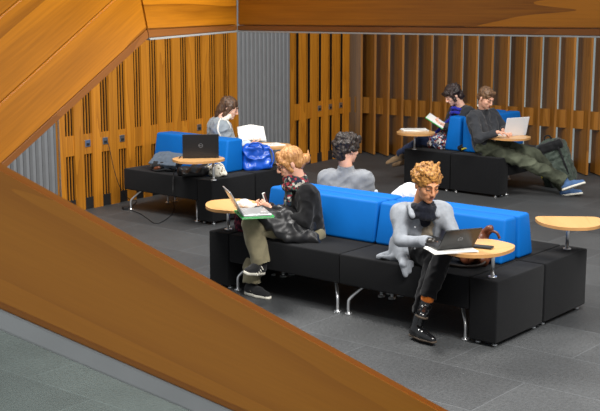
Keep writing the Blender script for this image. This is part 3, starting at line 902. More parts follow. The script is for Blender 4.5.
M['flower_scarf'] = patterned('flowered scarf', [(24,30,34),(40,62,66),(150,44,56),(190,184,172),(28,36,60),(30,28,32),(84,104,92)], 55)
M['nylon'] = plain('black quilted nylon', (.011,.011,.012), .42, spec=.4, bump=.2, bscale=20)
M['grey_jumper'] = fabric('light grey jumper', (130,133,138), .9, 140, .08)
M['waistcoat'] = fabric('pale grey waistcoat', (138,146,152), .75, 90, .12)
M['pale_blue'] = fabric('pale blue sleeve', (186,200,212), .8)
M['cream'] = fabric('cream fleece', (222,216,204), .9)
M['charcoal'] = fabric('charcoal jumper', (52,54,58), .9, 120, .12)
M['charcoal2'] = fabric('dark grey cardigan', (44,46,50), .9, 120, .12)
M['blue_scarf'] = fabric('royal blue scarf', (36,42,150), .8)
M['skirt'] = patterned('patterned skirt', [(40,44,64),(196,190,186),(150,50,52),(30,32,44),(96,116,160),(220,214,208)], 48)
M['jeans'] = fabric('blue jeans', (38,52,84), .85)
M['olive_jeans'] = plain('faded olive jeans', s2l(76,80,66), .85, spec=.2, bump=.25, bscale=140, var=.55, nscale=7)
M['suede'] = fabric('tan suede boot', (132,108,80), .9)
M['canvas_blue'] = fabric('blue canvas shoe', (74,104,146), .8)
M['watch'] = plain('dark watch', (.03,.025,.02), .3, .4)
M['white_cloth'] = fabric('white cloth', (226,228,232), .9, 60, .04)
M['laptop_black'] = plain('black laptop shell', (.011,.011,.012), .33, spec=.5, var=.05)
M['laptop_silver'] = plain('silver laptop shell', (.55,.56,.57), .3, .6, var=.03)
M['laptop_white'] = plain('white laptop shell', s2l(222,224,228), .35, var=.02)
M['keys_dark'] = plain('dark keys', (.02,.02,.022), .5)
n = NT('lit screen'); n.set(Base_Color=(.05,.05,.06)); n.b.inputs['Emission Color'].default_value = (.75,.82,1,1); n.b.inputs['Emission Strength'].default_value = .9; n.set(Roughness=.2); M['screen'] = n.m
n = NT('warm screen'); n.set(Base_Color=(.2,.13,.06)); n.b.inputs['Emission Color'].default_value = (.75,.5,.22,1); n.b.inputs['Emission Strength'].default_value = .35; n.set(Roughness=.15); M['screen_warm'] = n.m
M['emblem'] = plain('grey emblem', s2l(150,152,156), .3, .6)
M['paper'] = plain('white paper', s2l(236,234,228), .8, var=.02)
M['print'] = plain('printed text block', s2l(170,168,164), .8)
M['green'] = plain('green plastic', s2l(38,170,78), .4)
M['slate'] = fabric('slate canvas', (82,94,108), .8, 140, .12)
M['leather'] = plain('brown leather', s2l(96,52,32), .4, spec=.5, bump=.3, bscale=40, var=.35, nscale=14)
M['leather_dark'] = plain('dark strap leather', s2l(50,40,34), .5)
M['ikea_blue'] = plain('shiny blue plastic', s2l(20,80,186), .28, spec=.6, bump=.4, bscale=14, var=.2)
M['white_dots'] = patterned('white spotted leather', [(228,222,206)]*7+[(120,104,80)], 60, .6)
M['pack_green'] = fabric('dark olive nylon', (66,76,68), .6, 60, .3)
M['pack_black'] = fabric('black webbing', (20,21,23), .7)
M['yellow'] = fabric('yellow fabric', (190,180,60), .8)
M['plum'] = patterned('plum striped cloth', [(70,20,44),(120,40,60),(40,16,34)], 40)

def scarf_ring(root, J, c, mat, r=.038, n=14, rad=.075, drop=None, disp=None, tilt=(0,0,0), name='scarf', zup=0.0):
    S = Soft(J['neck']-.34, J['neck']+.24, .006)
    cen = J['neck']*.62+np.asarray(c)*.38-np.array((0,0,.070-zup)); pts = []
    for k in range(n):
        a = 2*PI*k/n; pts.append(cen+np.array((math.cos(a)*rad, math.sin(a)*rad, .012*math.sin(a*2)))+np.array(tilt)*math.cos(a))
    for k in range(n): S.cap(pts[k], pts[(k+1)%n], r, r, .012)
    cen2 = cen-np.array((0,0,.045))
    for k in range(n):
        a = 2*PI*k/n; b_ = 2*PI*(k+1)/n; q = lambda t: cen2+np.array((math.cos(t)*rad*1.15, math.sin(t)*rad*1.15, .01*math.cos(t*3)))
        S.cap(q(a), q(b_), r*.95, r*.95, .01)
    if drop:
        for (a, b, ra, rb, fl_) in drop: S.cap(a, b, ra, rb, .015, flat=fl_)
    S.cap(J['neck']-(0,0,.1), c, .045, .045, .008, 's')
    return soft_obj(name, S, mat, root, disp)

# ---- man in the grey jacket, ankle resting on knee, typing
J = POSE['P2']
root, J, R, lat, fwd = person(J, (.12,-.99,0), (.33,-.88,-.33), 'seated person with curly golden hair, open grey jacket and dark scarf, typing', M['skin_tan'], None, vox=.0055,
    hands={'L': ((.72,-.62,-.22), (0,0,-1), 1, .55), 'R': ((.10,-.75,-.25), (0,0,-1), -1, .55)}, brow=M['hair_brown'], hs=1.02)
garment_top(root, J, M['beige_tee'], 't_shirt', .88, .004, .15, folds(.004, 16, seed=1), neck_open=.062, vox=.008, upper=.042, cuff=.034)
def jk(S):
    p0 = J['neck']+fwd*.10; p1 = J['chest']+fwd*.16; p2 = J['pel']+fwd*.20
    S.cap(p0-np.array((0,0,.02)), p1, .035, .060, .008, 's'); S.cap(p1, p2, .060, .085, .008, 's')
    # collar
    for s_ in (-1, 1):
        S.cap(J['neck']+lat*s_*.088+fwd*.0-np.array((0,0,.022)), J['neck']+lat*s_*.088+fwd*.105-np.array((0,0,.085)), .020, .014, .014)
    # tails lying on the seat to his right and hanging over the edge
    a = J['hpL']
    zb = a*1.0; zb[2] = .475
    S.cap(a-lat*.06, zb-lat*.12, .08, .030, .03); S.cap(zb-lat*.11-fwd*.05, zb-lat*.21+fwd*.02, .034, .020, .02); S.cap(zb-lat*.10+fwd*.06, zb-lat*.19+fwd*.05+(0,0,.01), .026, .018, .02)
    e0 = zb-lat*.07+fwd*.20+(0,0,.02); S.cap(a-lat*.05, e0, .080, .038, .03); S.cap(e0, e0+fwd*.055-(0,0,.02)-lat*.02, .036, .026, .01); S.cap(e0+fwd*.055-(0,0,.02)-lat*.02, e0+fwd*.06-(0,0,.10), .026, .020, .01, flat=(fwd,.5)); S.cap(e0+fwd*.055-(0,0,.02)+lat*.03, e0+fwd*.06-(0,0,.07)+lat*.03, .026, .020, .01, flat=(fwd,.5))
garment_top(root, J, M['grey_denim'], 'jacket', .95, .018, .92, folds(.008, 8, (1,1,.7), seed=2), neck_open=.070, extra=jk, cuff=.040, upper=.056, vox=.0065)
for q in range(4):
    bt = bmesh.new(); p = J['chest']+fwd*.150+lat*(-.075)+np.array((0,0,.07-.075*q))-np.array(root.location)
    bmesh.ops.create_uvsphere(bt, u_segments=8, v_segments=6, radius=.007, matrix=Matrix.Translation(p))
    mesh_obj('button', bt, M['chrome'], root)
scarf_ring(root, J, J['head'], M['navy_scarf'], .028, 16, .068, zup=-.022, drop=[(J['neck']+fwd*.085-(0,0,.03), J['chest']+fwd*.125+(0,0,.03), .052, .040, (fwd,.45))], disp=lumps(.006, 22, 3))
garment_legs(root, J, M['black_trouser'], 'trousers', (.088,.068,.058,.060), folds(.006, 13, seed=4), .80)
dn = lambda s_: nv(J['an'+s_]-J['kn'+s_])
S = Soft(J['anR']-.2, J['anR']+.2, .006); S.cap(lerp(J['knR'], J['anR'], .76), lerp(J['knR'], J['anR'], .86), .045, .045); soft_obj('sock', S, M['orange_sock'], root)
shoe(root, J['anL'], J['toL'], (0,0,1), M['boot_black'], M['boot_sole'], 'boot', J['knL'], shaft=.21)
shoe(root, J['anR'], J['toR'], nv(J['knR']-J['anR']+np.array((0,0,.1))), M['boot_black'], M['boot_sole'], 'boot', J['knR'])
c = J['head']
prims = [('e', (0,-.02,.040), (.088,.106,.088))]
rnd = np.random.RandomState(5)
for _ in range(330):
    v = rnd.normal(size=3); v /= np.linalg.norm(v)
    if v[2] < -.35 or (v[1] > .35 and v[2] < .50): continue
    p = (v[0]*.088, v[1]*.104-.02, v[2]*.090+.042); prims.append(('c', p, tuple(np.array(p)+rnd.normal(size=3)*.010), .015, .011))
hair_obj(root, c, R, 1.02, M['hair_gold'], prims, FACE_CUT+[('e', (0,.125,.025), (.062,.060,.052))], lumps(.004, 60, 1), vox=.005, k=.004)
S = Soft(J['wrL']-.1, J['wrL']+.1, .005); d_ = nv(J['wrL']-J['elL']); S.cap(J['wrL']-d_*.005, J['wrL']+d_*.012, .031, .031, 0); soft_obj('watch', S, M['watch'], root)

# ---- blonde woman in black, legs crossed
J = POSE['P1']
root, J, R, lat, fwd = person(J, (-.93,-.30,0), (-.90,-.22,-.38), 'seated person with ginger bun, glasses and flowered scarf, looking at a phone', M['skin_fair'], None, vox=.0055,
    hands={'L': ((-.95,-.2,.10), (.1,-.6,.8), -1, .9), 'R': ((-.80,.15,.40), (-.3,.9,.3), 1, .8)}, brow=M['hair_ginger'], hs=.98)
garment_top(root, J, M['black_knit'], 'cardigan', .96, .012, .95, folds(.006, 12, seed=5), neck_open=.06, cuff=.038, upper=.056)
scarf_ring(root, J, J['head'], M['flower_scarf'], .034, 14, .062, zup=.032, drop=[(J['neck']+fwd*.07-(0,0,.02), J['chest']+fwd*.15+(0,0,.03), .050, .045, (fwd,.6)), (J['chest']+fwd*.15+(0,0,.03), J['chest']+fwd*.17-(0,0,.08), .045, .03, (fwd,.6))], disp=lumps(.009, 26, 6))
garment_legs(root, J, M['khaki'], 'trousers', (.092,.074,.070,.078), folds(.009, 9, (1,1,.6), seed=7), .95)
shoe(root, J['anL'], J['toL'], (0,0,1), M['sneaker_black'], M['sole_white'], 'sneaker', sc=1.08)
shoe(root, J['anR'], J['toR'], (.35,0,.9), M['sneaker_black'], M['sole_white'], 'sneaker', sc=1.08)
for a_, t_ in (('anL','toL'), ('anR','toR')):
    an, to = J[a_], J[t_]; f_ = nv(to-an); up = np.array((0,0,1.)); up = nv(up-f_*(up@f_)); r_ = np.cross(f_, up); bm = bmesh.new(); o_ = np.array(root.location)
    for q in range(4):
        b0 = an+f_*(.045+.024*q)-up*.006*q
        tube(bm, curve_pts([b0-r_*.040-up*.040-o_, b0-r_*.022-up*.012-o_, b0-up*.002-o_, b0+r_*.022-up*.012-o_, b0+r_*.040-up*.040-o_], 3), .0042, 6)
    mesh_obj('lace', bm, M['sole_white'], root)
c = J['head']
hair_obj(root, c, R, .98, M['hair_ginger'], [('e', (0,-.02,.045), (.086,.104,.088)), ('e', (0,-.06,-.01), (.078,.06,.07)), ('e', (0,-.130,-.018), (.042,.040,.042)), ('c', (.062,.05,.03), (.072,.02,-.05), .022, .014), ('c', (-.062,.05,.03), (-.072,.02,-.05), .022, .014), ('c', (0,.06,.10), (.05,.07,.05), .022, .02), ('c', (0,.06,.10), (-.05,.07,.05), .022, .02), ('c', (.0,-.16,.0), (.02,-.175,.03), .010, .006)], FACE_CUT, lumps(.004, 38, 3), vox=.005)
o_ = np.array(root.location); bm = bmesh.new(); P = lambda *p: Vector(hp_(c, R, p, .98)-o_)
for sx in (-1, 1):
    pts = [P(sx*.032+.022*math.cos(a), .105, .006+.016*math.sin(a)) for a in [2*PI*k/14 for k in range(15)]]
    tube(bm, pts, .0022, 6, caps=False); tube(bm, [P(sx*.054,.103,.008), P(sx*.080,.0,.010)], .0022, 6)
tube(bm, [P(-.01,.106,.008), P(.01,.106,.008)], .002, 6); mesh_obj('glasses', bm, M['eye_dark'], root)

# ---- man seen from behind
J = POSE['P3']
root, J, R, lat, fwd = person(J, (.5,.86,0), (.80,.58,-.12), 'person in a light grey jumper seen from behind the blue backrest, dark tousled hair', M['skin_fair'], None, brow=None,
    hands={'L': ((.6,.8,0), (0,0,-1), -1, .5), 'R': ((.6,.8,0), (0,0,-1), 1, .5)})
garment_top(root, J, M['grey_jumper'], 'jumper', 1.04, .014, .94, folds(.005, 12, seed=8), neck_open=.058)
S2 = garment_legs(root, {**J, 'knL': J['hpL']+fwd*.42, 'knR': J['hpR']+fwd*.42, 'anL': J['hpL']+fwd*.47-np.array((0,0,.40)), 'anR': J['hpR']+fwd*.47-np.array((0,0,.40))}, M['jeans'], 'trousers')
for s_ in 'LR':
    a_ = J['hp'+s_]+fwd*.47; a_ = np.array((a_[0], a_[1], .085)); shoe(root, a_, a_+fwd*.2, (0,0,1), M['sneaker_black'], M['sole_white'])
hair_obj(root, J['head'], R, 1.0, M['hair_dark'], [('e', (0,-.022,.045), (.092,.112,.096)), ('e', (0,-.07,-.03), (.072,.055,.065)), ('c', (-.03,.07,.11), (.04,.08,.09), .03, .026), ('c', (.078,-.01,.03), (.08,.0,-.0), .018, .012), ('c', (-.078,-.01,.03), (-.08,.0,-.0), .018, .012)], FACE_CUT, lumps(.022, 24, 9), vox=.006)

# ---- woman in the pale waistcoat reading
J = POSE['P4']
root, J, R, lat, fwd = person(J, (.80,.45,0), (.90,-.12,-.36), 'seated person in a pale grey waistcoat with cream hood trim, reading behind the left sofa', M['skin_pale'], None, vox=.0065,
    hands={'L': ((.9,0,.1), (0,0,1), -1, .6), 'R': ((.95,0,.1), (0,.2,1), 1, .6)}, brow=M['hair_brown'], hs=.98)
garment_top(root, J, M['pale_blue'], 'shirt', .94, .006, .94, folds(.004, 12, seed=9), cuff=.038)
def wc_(S):
    S.cap(J['neck']-fwd*.06-(0,0,.02), J['neck']-fwd*.10-(0,0,.07), .06, .05, .02)
garment_top(root, J, M['waistcoat'], 'waistcoat', 1.05, .024, .02, folds(.008, 12, seed=10), extra=wc_, upper=.064)
o_ = np.array(root.location)
for s_ in (-1, 1):
    bm = bmesh.new(); sh = J['shR'] if s_ > 0 else J['shL']
    pts = [sh+(0,0,.085)-lat*s_*.03+fwd*.02, sh+lat*s_*.03+(0,0,.055)+fwd*.055, sh+lat*s_*.052-(0,0,.02)+fwd*.075, sh+lat*s_*.03-(0,0,.09)+fwd*.06, sh+lat*s_*.04-(0,0,.11)-fwd*.02, sh+lat*s_*.055-(0,0,.03)-fwd*.075, sh+lat*s_*.03+(0,0,.05)-fwd*.05, sh+(0,0,.085)-lat*s_*.03-fwd*.0]
    tube(bm, curve_pts([p-o_ for p in pts], 5), .011, 8)
    mesh_obj('armhole_trim', bm, M['cream'], root, smooth=True)
S = Soft(J['neck']-.2, J['neck']+.2, .006); a0 = J['neck']+(0,0,.03)
for k in range(10):
    t0, t1 = -1.9+3.8*k/10, -1.9+3.8*(k+1)/10
    q = lambda t: a0+fwd*math.cos(t)*.085+lat*math.sin(t)*.085+np.array((0,0,.035*math.cos(t)))
    S.cap(q(t0), q(t1), .024, .024, .01)
soft_obj('collar', S, M['cream'], root, lumps(.004, 40))
garment_legs(root, {**J, 'knL': J['hpL']+np.array((.36,.2,.0)), 'knR': J['hpR']+np.array((.36,.2,.0)), 'anL': J['hpL']+np.array((.37,.22,-.4)), 'anR': J['hpR']+np.array((.37,.22,-.4))}, M['jeans'], 'trousers')
for s_ in 'LR':
    a_ = J['hp'+s_]+np.array((.37,.22,0)); a_ = np.array((a_[0], a_[1], .085)); shoe(root, a_, a_+np.array((.17,.1,0)), (0,0,1), M['sneaker_black'], M['sole_white'])
hair_obj(root, J['head'], R, .98, M['hair_brown'], [('e', (0,-.02,.045), (.086,.106,.088)), ('e', (0,-.07,-.02), (.08,.055,.09)), ('c', (.066,.03,.04), (.072,-.02,-.09), .026, .022), ('c', (-.066,.03,.04), (-.072,-.02,-.09), .026, .022), ('c', (0,-.085,-.04), (0,-.09,-.13), .05, .035)], FACE_CUT, lumps(.006, 30, 12))

# ---- woman with the blue scarf
J = POSE['P5']
root, J, R, lat, fwd = person(J, (-.95,.10,0), (-.80,-.30,-.50), 'seated person with dark bobbed hair and a royal blue scarf, holding up a white tablet', M['skin_pale'], None, vox=.0065,
    hands={'L': ((-.8,.0,.35), (-.2,.3,.8), 1, .7), 'R': ((-.85,.1,.3), (-.2,.3,.9), -1, .7)}, brow=M['hair_black'], hs=.98)
garment_top(root, J, M['charcoal2'], 'cardigan', .96, .014, .94, folds(.006, 12, seed=13), cuff=.038)
scarf_ring(root, J, J['head'], M['blue_scarf'], .018, 12, .070, drop=[(J['neck']+fwd*.075+lat*.0-(0,0,.01), J['chest']+fwd*.12+(0,0,.02), .022, .022, None), (J['chest']+fwd*.12+(0,0,.02), J['pel']+fwd*.16+(0,0,.10), .022, .020, None)], disp=lumps(.005, 26, 6))
garment_legs(root, J, M['jeans'], 'jeans', (.082,.062,.052,.044), folds(.004, 12, seed=14), .95)
S = Soft(J['pel']-.55, J['pel']+.45, .008)
S.cap(J['hpL'], lerp(J['hpL'], J['knL'], .55), .105, .088, .03); S.cap(J['hpR'], lerp(J['hpR'], J['knR'], .55), .105, .088, .03); S.cap(J['pel']+(0,0,.05), J['pel'], .12, .12, .03)
q0 = lerp(J['hpL'], J['knL'], .45)-(0,0,.0); S.cap(q0, q0+np.array((.04,-.09,-.06)), .07, .045, .03)
soft_obj('skirt', S, M['skirt'], root, folds(.012, 12, seed=15))
shoe(root, J['anL'], J['toL'], (-.3,0,.9), M['suede'], M['boot_sole'], 'boot', J['knL'])
shoe(root, J['anR'], J['toR'], (-.3,0,.9), M['suede'], M['boot_sole'], 'boot', J['knR'])
hair_obj(root, J['head'], R, .98, M['hair_black'], [('e', (0,-.02,.048), (.094,.112,.092)), ('e', (0,-.07,-.03), (.084,.055,.072)), ('c', (.074,.045,.04), (.080,.03,-.05), .026, .018), ('c', (-.074,.045,.04), (-.080,.03,-.05), .026, .018), ('c', (-.03,.085,.075), (.05,.09,.06), .024, .02)], FACE_CUT, lumps(.016, 26, 16))

# ---- man in the charcoal jumper stretched out with crossed ankles
J = POSE['P6']
root, J, R, lat, fwd = person(J, (.85,-.45,0), (.50,-.72,-.42), 'seated person in a charcoal jumper and faded jeans, legs stretched out in blue canvas shoes', M['skin_fair'], None, vox=.0065,
    hands={'L': ((.9,-.1,-.1), (0,0,-1), -1, .5), 'R': ((.5,-.8,-.1), (0,0,-1), 1, .5)}, brow=M['hair_short'])
garment_top(root, J, M['charcoal'], 'jumper', 1.04, .014, .93, folds(.007, 11, seed=17), cuff=.040, upper=.062)
S = Soft(J['neck']-.2, J['neck']+.2, .006); a0 = J['neck']+(0,0,.025)
for k in range(10):
    q = lambda t: a0+fwd*math.cos(t)*.062+lat*math.sin(t)*.062-np.array((0,0,.02*math.cos(t)))
    S.cap(q(2*PI*k/10), q(2*PI*(k+1)/10), .012, .012, .005)
soft_obj('collar', S, M['cream'], root)
garment_legs(root, J, M['olive_jeans'], 'jeans', (.098,.080,.074,.070), folds(.011, 10, seed=18), .93)
shoe(root, J['anL'], J['toL'], UPL6, M['canvas_blue'], M['sole_white'], 'sneaker', sc=1.12)
shoe(root, J['anR'], J['toR'], UPR6, M['canvas_blue'], M['sole_white'], 'sneaker', sc=1.12)
hair_obj(root, J['head'], R, 1.0, M['hair_short'], [('e', (0,-.018,.048), (.082,.102,.086)), ('e', (0,-.07,-.01), (.07,.045,.06)), ('c', (-.03,.066,.10), (.03,.066,.10), .02, .018)], FACE_CUT+[('e', (0,.125,.05), (.085,.050,.050))], lumps(.006, 40, 19), vox=.0055)

# ------------------------------------------------------------------ laptops, bags and other belongings
def rot_empty(name, loc, rz, label, cat, group=None, parent=None):
    t = empty(name, loc, rz, parent); tag(t, label, cat, group); return t
def part(name, lo, hi, mat, parent, bev=.002, M_=None, seg=2):
    bm = bmesh.new(); box(bm, lo, hi)
    if bev: bevel_all(bm, bev, seg)
    if M_ is not None: bmesh.ops.transform(bm, matrix=M_, verts=bm.verts)
    return mesh_obj(name, bm, mat, parent)
def laptop(loc, rz, w, d, lidh, lean, shell, label, inner, scr, emblem=None):
    """open laptop: the user sits on local -y, hinge on +y; lean = tilt of the lid past vertical"""
    t = rot_empty('laptop', loc, rz, label, 'laptop')
    part('base', (-w/2, -d/2, 0), (w/2, d/2, .017), shell, t, .003)
    part('keyboard', (-w*.43, -d*.10, .017), (w*.43, d*.40, .0185), inner, t, .0005)
    part('touchpad', (-w*.13, -d*.42, .017), (w*.13, -d*.16, .018), inner, t, .0003)
    LM = Matrix.Translation((0, d/2-.004, .016)) @ Matrix.Rotation(-lean, 4, 'X')
    lid = part('lid', (-w/2, 0, 0), (w/2, .009, lidh), shell, t, .003, LM)
    part('screen', (-w*.46, -.0012, lidh*.08), (w*.46, .0002, lidh*.93), scr, lid, 0, LM)
    if emblem:
        r = emblem; bm = bmesh.new()
        for k in range(28):
            a, b = 2*PI*k/28, 2*PI*(k+1)/28
            q = [bm.verts.new(LM @ Vector((math.cos(x_)*rr, .0096, lidh*.5+math.sin(x_)*rr))) for x_, rr in ((a, r), (b, r), (b, r*.84), (a, r*.84))]
            bm.faces.new(q)
        mesh_obj('emblem_ring', bm, M['emblem'], lid)
        cu = bpy.data.curves.new('lettering', 'FONT'); cu.body = 'DELL'; cu.size = r*.72; cu.align_x = 'CENTER'; cu.align_y = 'CENTER'; cu.extrude = .0003
        tmp = bpy.data.objects.new('tmp', cu); COL.objects.link(tmp); bpy.context.view_layer.update()
        me = bpy.data.meshes.new_from_object(tmp.evaluated_get(bpy.context.evaluated_depsgraph_get())); bpy.data.objects.remove(tmp)
        me.transform(LM @ Matrix.Translation((0, .0098, lidh*.5)) @ Matrix.Rotation(PI, 4, 'Z') @ Matrix.Rotation(PI/2, 4, 'X'))
        me.materials.clear(); me.materials.append(M['emblem']); lo_ = bpy.data.objects.new('lettering', me); link(lo_, lid)
    return t
TZ = .6875
# black laptop on the left sofa's table
laptop((-1.00, 11.66, TZ), math.radians(186), .36, .22, .225, math.radians(2), M['laptop_black'], 'black laptop open on the small table of the left sofa, nobody at it', M['keys_dark'], M['screen'], .021)
# man in the grey jacket
laptop(LP2, math.radians(201), .26, .18, .18, math.radians(38), M['laptop_black'], 'dark laptop in front of the curly-haired person, lid tilted well back', M['keys_dark'], M['screen'], .017)
# blonde woman
laptop(LP1, math.radians(104), .29, .21, .205, math.radians(30), M['laptop_silver'], 'silver laptop on a green folder beside the ginger-haired person', M['laptop_silver'], M['screen_warm'])
laptop(LP6, math.radians(208), .32, .22, .205, math.radians(14), M['laptop_white'], 'white laptop used by the person in the charcoal jumper', M['laptop_white'], M['screen'])

t = rot_empty('folder', (LP1[0], LP1[1], TZ), math.radians(104), 'bright green folder lying under the silver laptop', 'folder')
part('cover', (-.155, -.122, 0), (.155, .122, .004), M['green'], t, .001); part('cover', (-.155, -.122, .009), (.155, .122, .013), M['green'], t, .001); part('pages', (-.15, -.118, .004), (.15, .118, .009), M['paper'], t, 0)
# papers under the dark laptop
def papers(loc, rz, w, d, label, n_=3, th=.003, name='papers', printed=True):
    t = rot_empty(name, loc, rz, label, 'papers')
    for k in range(n_):
        a = math.radians([0, 4, -5, 7][k]); Mz = Matrix.Rotation(a, 4, 'Z')
        s_ = part('sheet', (-w/2, -d/2, th*k), (w/2, d/2, th*(k+1)-.0004), M['paper'], t, 0, Mz)
    if printed:
        for k in range(5): part('printed_line', (-w*.4, d*.34-k*d*.15, th*n_), (w*(.38-.1*(k%2)), d*.37-k*d*.15, th*n_+.0004), M['print'], s_, 0, Mz)
    return t
papers(PAP2, math.radians(14), .30, .20, 'white magazine pages sticking out under the dark laptop', 3, .003)
papers((1.36, 13.86, TZ), math.radians(8), .30, .20, 'white papers on the small table before the person with the tablet', 3, .006)
papers((-.33, 12.56, TZ), math.radians(25), .29, .21, 'loose white papers on the table behind the blue plastic bag', 2, .003)

# phone and case on the table
t = rot_empty('phone', PH2, math.radians(-25), 'black phone lying on the table right of the dark laptop', 'phone')
part('case', (-.075, -.036, 0), (.075, .036, .013), M['laptop_black'], t, .004, None, 3); part('glass_front', (-.066, -.030, .013), (.066, .030, .0136), M['keys_dark'], t, 0)
# phone in the ginger-haired person's hand
t = rot_empty('phone', (0,0,0), 0, 'small phone held up in the hand of the ginger-haired person', 'phone')
t.location = HP1; t.rotation_euler = (math.radians(70), 0, math.radians(75))
part('case', (-.028, -.055, 0), (.028, .055, .009), M['paper'], t, .003); part('glass_front', (-.024, -.048, .009), (.024, .048, .0095), M['leather'], t, 0)

# book of the woman in the waistcoat
t = rot_empty('book', BK4, math.radians(12), 'open white book held up by the person in the pale waistcoat', 'book')
for s_, a in ((1, 14), (-1, -12)):
    Mr = Matrix.Rotation(math.radians(38), 4, 'X') @ Matrix.Rotation(math.radians(a), 4, 'Y')
    o = part('page_block', (0 if s_ > 0 else -.15, -.11, 0), (.15 if s_ > 0 else 0, .11, .012), M['paper'], t, .001, Mr)
    part('cover', (0 if s_ > 0 else -.155, -.115, -.003), (.155 if s_ > 0 else 0, .115, -.0002), M['paper'], t, 0, Mr)
# tablet
t = empty('tablet', TB5); t.rotation_euler = (math.radians(12), math.radians(32), math.radians(-15)); tag(t, 'white tablet in a green-edged cover held by the person with the blue scarf', 'tablet')
part('cover', (-.125, -.09, -.008), (.125, .09, 0), M['green'], t, .002); part('tablet_body', (-.12, -.086, 0), (.12, .086, .012), M['white_plastic'], t, .003); part('screen', (-.10, -.07, .012), (.10, .07, .0125), M['paper'], t, 0)

# ---- bags and coats
def soft_thing(name, label, cat, base, S, mat, disp=None, group=None):
    o = soft_obj(name, S, mat, None, disp)
    b = Vector(base); o.data.transform(Matrix.Translation(-b)); o.location = b
    tag(o, label, cat, group); return o
def soft_root(name, label, cat, base, group=None):
    t = empty(name, base); tag(t, label, cat, group); return t
def RZ(deg):
    a = math.radians(deg); return np.array([[math.cos(a), -math.sin(a), 0], [math.sin(a), math.cos(a), 0], [0,0,1]])
def strap(name, pts, r, mat, root, flat=.35):
    bm = bmesh.new(); tube(bm, curve_pts([np.array(p)-np.array(root.location) for p in pts], 6), r, 8); return mesh_obj(name, bm, mat, root)

# slate bag on the left sofa
c0 = np.array(SLATE)
t = soft_root('messenger_bag', 'slate grey messenger bag slumped on the left sofa bench', 'bag', c0)
R_ = RZ(-30)@np.array([[1,0,0],[0,math.cos(.5),-math.sin(.5)],[0,math.sin(.5),math.cos(.5)]])
S = Soft(c0-.35, c0+.4, .008); S.bx(c0+(0,0,.085), (.15,.10,.045), R_, .03, .02); S.ell(c0+(-.05,-.03,.05), (.14,.09,.05), None, .03); S.cut(c0, (0,0,-1)); soft_obj('bag_body', S, M['pack_black'], t, lumps(.012, 14, 4))
S = Soft(c0-.35, c0+.4, .008); S.bx(c0+R_@np.array((.0,-.01,.050))+(0,0,.09), (.178,.115,.010), R_, .008, .01); S.bx(c0+R_@np.array((.08,-.11,.030))+(0,0,.085), (.09,.012,.03), R_, .008, .02); soft_obj('flap', S, M['slate'], t, lumps(.014, 9, 5))
strap('strap', [c0+(-.18,-.02,.03), c0+(-.12,-.13,.015), c0+(-.02,-.15,.03), c0+(.05,-.13,.02), c0+(.10,-.10,.06)], .010, M['pack_black'], t)
S = Soft(c0-.3, c0+.3, .007); S.cap(c0+(-.13,-.10,.03), c0+(-.09,-.13,.045), .022, .018); soft_obj('pouch', S, M['leather'], t)
# black coat beneath the table
c0 = np.array(COAT1)
S = Soft(c0-.35, c0+.4, .008)
for a, b, r in (((-.13,.02,.04),(.02,.0,.06),.055), ((.0,-.04,.04),(.12,-.02,.05),.05), ((-.10,-.06,.03),(.03,-.09,.035),.035), ((.0,.06,.06),(.10,.07,.09),.05)): S.cap(c0+a, c0+b, r, r*.8, .03)
S.cut(c0, (0,0,-1)); soft_thing('coat', 'black coat bundled under the table of the left sofa', 'coat', c0, S, M['nylon'], folds(.014, 9, seed=21))
# white spotted handbag
c0 = np.array(WHB)
t = soft_root('handbag', 'white handbag with small dark spots beside the black coat', 'bag', c0)
S = Soft(c0-.25, c0+.3, .007); S.ell(c0+(0,0,.06), (.10,.075,.065), RZ(-20), .02); S.ell(c0+(.03,-.02,.03), (.09,.07,.04), None, .02); S.cut(c0, (0,0,-1)); soft_obj('bag_body', S, M['white_dots'], t, folds(.006, 16, seed=2))
strap('handle', [c0+(-.09,0,.06), c0+(-.07,-.02,.13), c0+(.0,-.02,.15), c0+(.07,-.02,.12), c0+(.09,0,.05)], .008, M['cream'], t)
# blue plastic carrier bag
c0 = np.array(BLUEB)
t = soft_root('shopping_bag', 'shiny blue plastic shopping bag standing on the block behind the left sofa', 'bag', c0)
S = Soft(c0-.3, c0+.45, .007); S.cap(c0+(-.085,0,.05), c0+(.085,0,.05), .065, None, .03); S.bx(c0+(0,0,.13), (.145,.060,.125), RZ(15), .03, .05); S.bx(c0+(-.02,0,.24), (.10,.03,.03), RZ(15), .02, .04); S.cut(c0, (0,0,-1))
soft_obj('bag_body', S, M['ikea_blue'], t, folds(.016, 10, seed=23))
strap('handle', [c0+(-.10,-.06,.22), c0+(-.05,-.085,.29), c0+(.04,-.085,.29), c0+(.09,-.06,.22)], .009, M['ikea_blue'], t); strap('handle', [c0+(.11,-.0,.24), c0+(.165,-.03,.21), c0+(.185,-.05,.12), c0+(.16,-.05,.05)], .008, M['ikea_blue'], t)
bm = bmesh.new(); box(bm, (-.112,-.075,.225), (-.080,-.068,.25)); bevel_all(bm, .002); o = mesh_obj('label_tag', bm, M['yellow'], t)
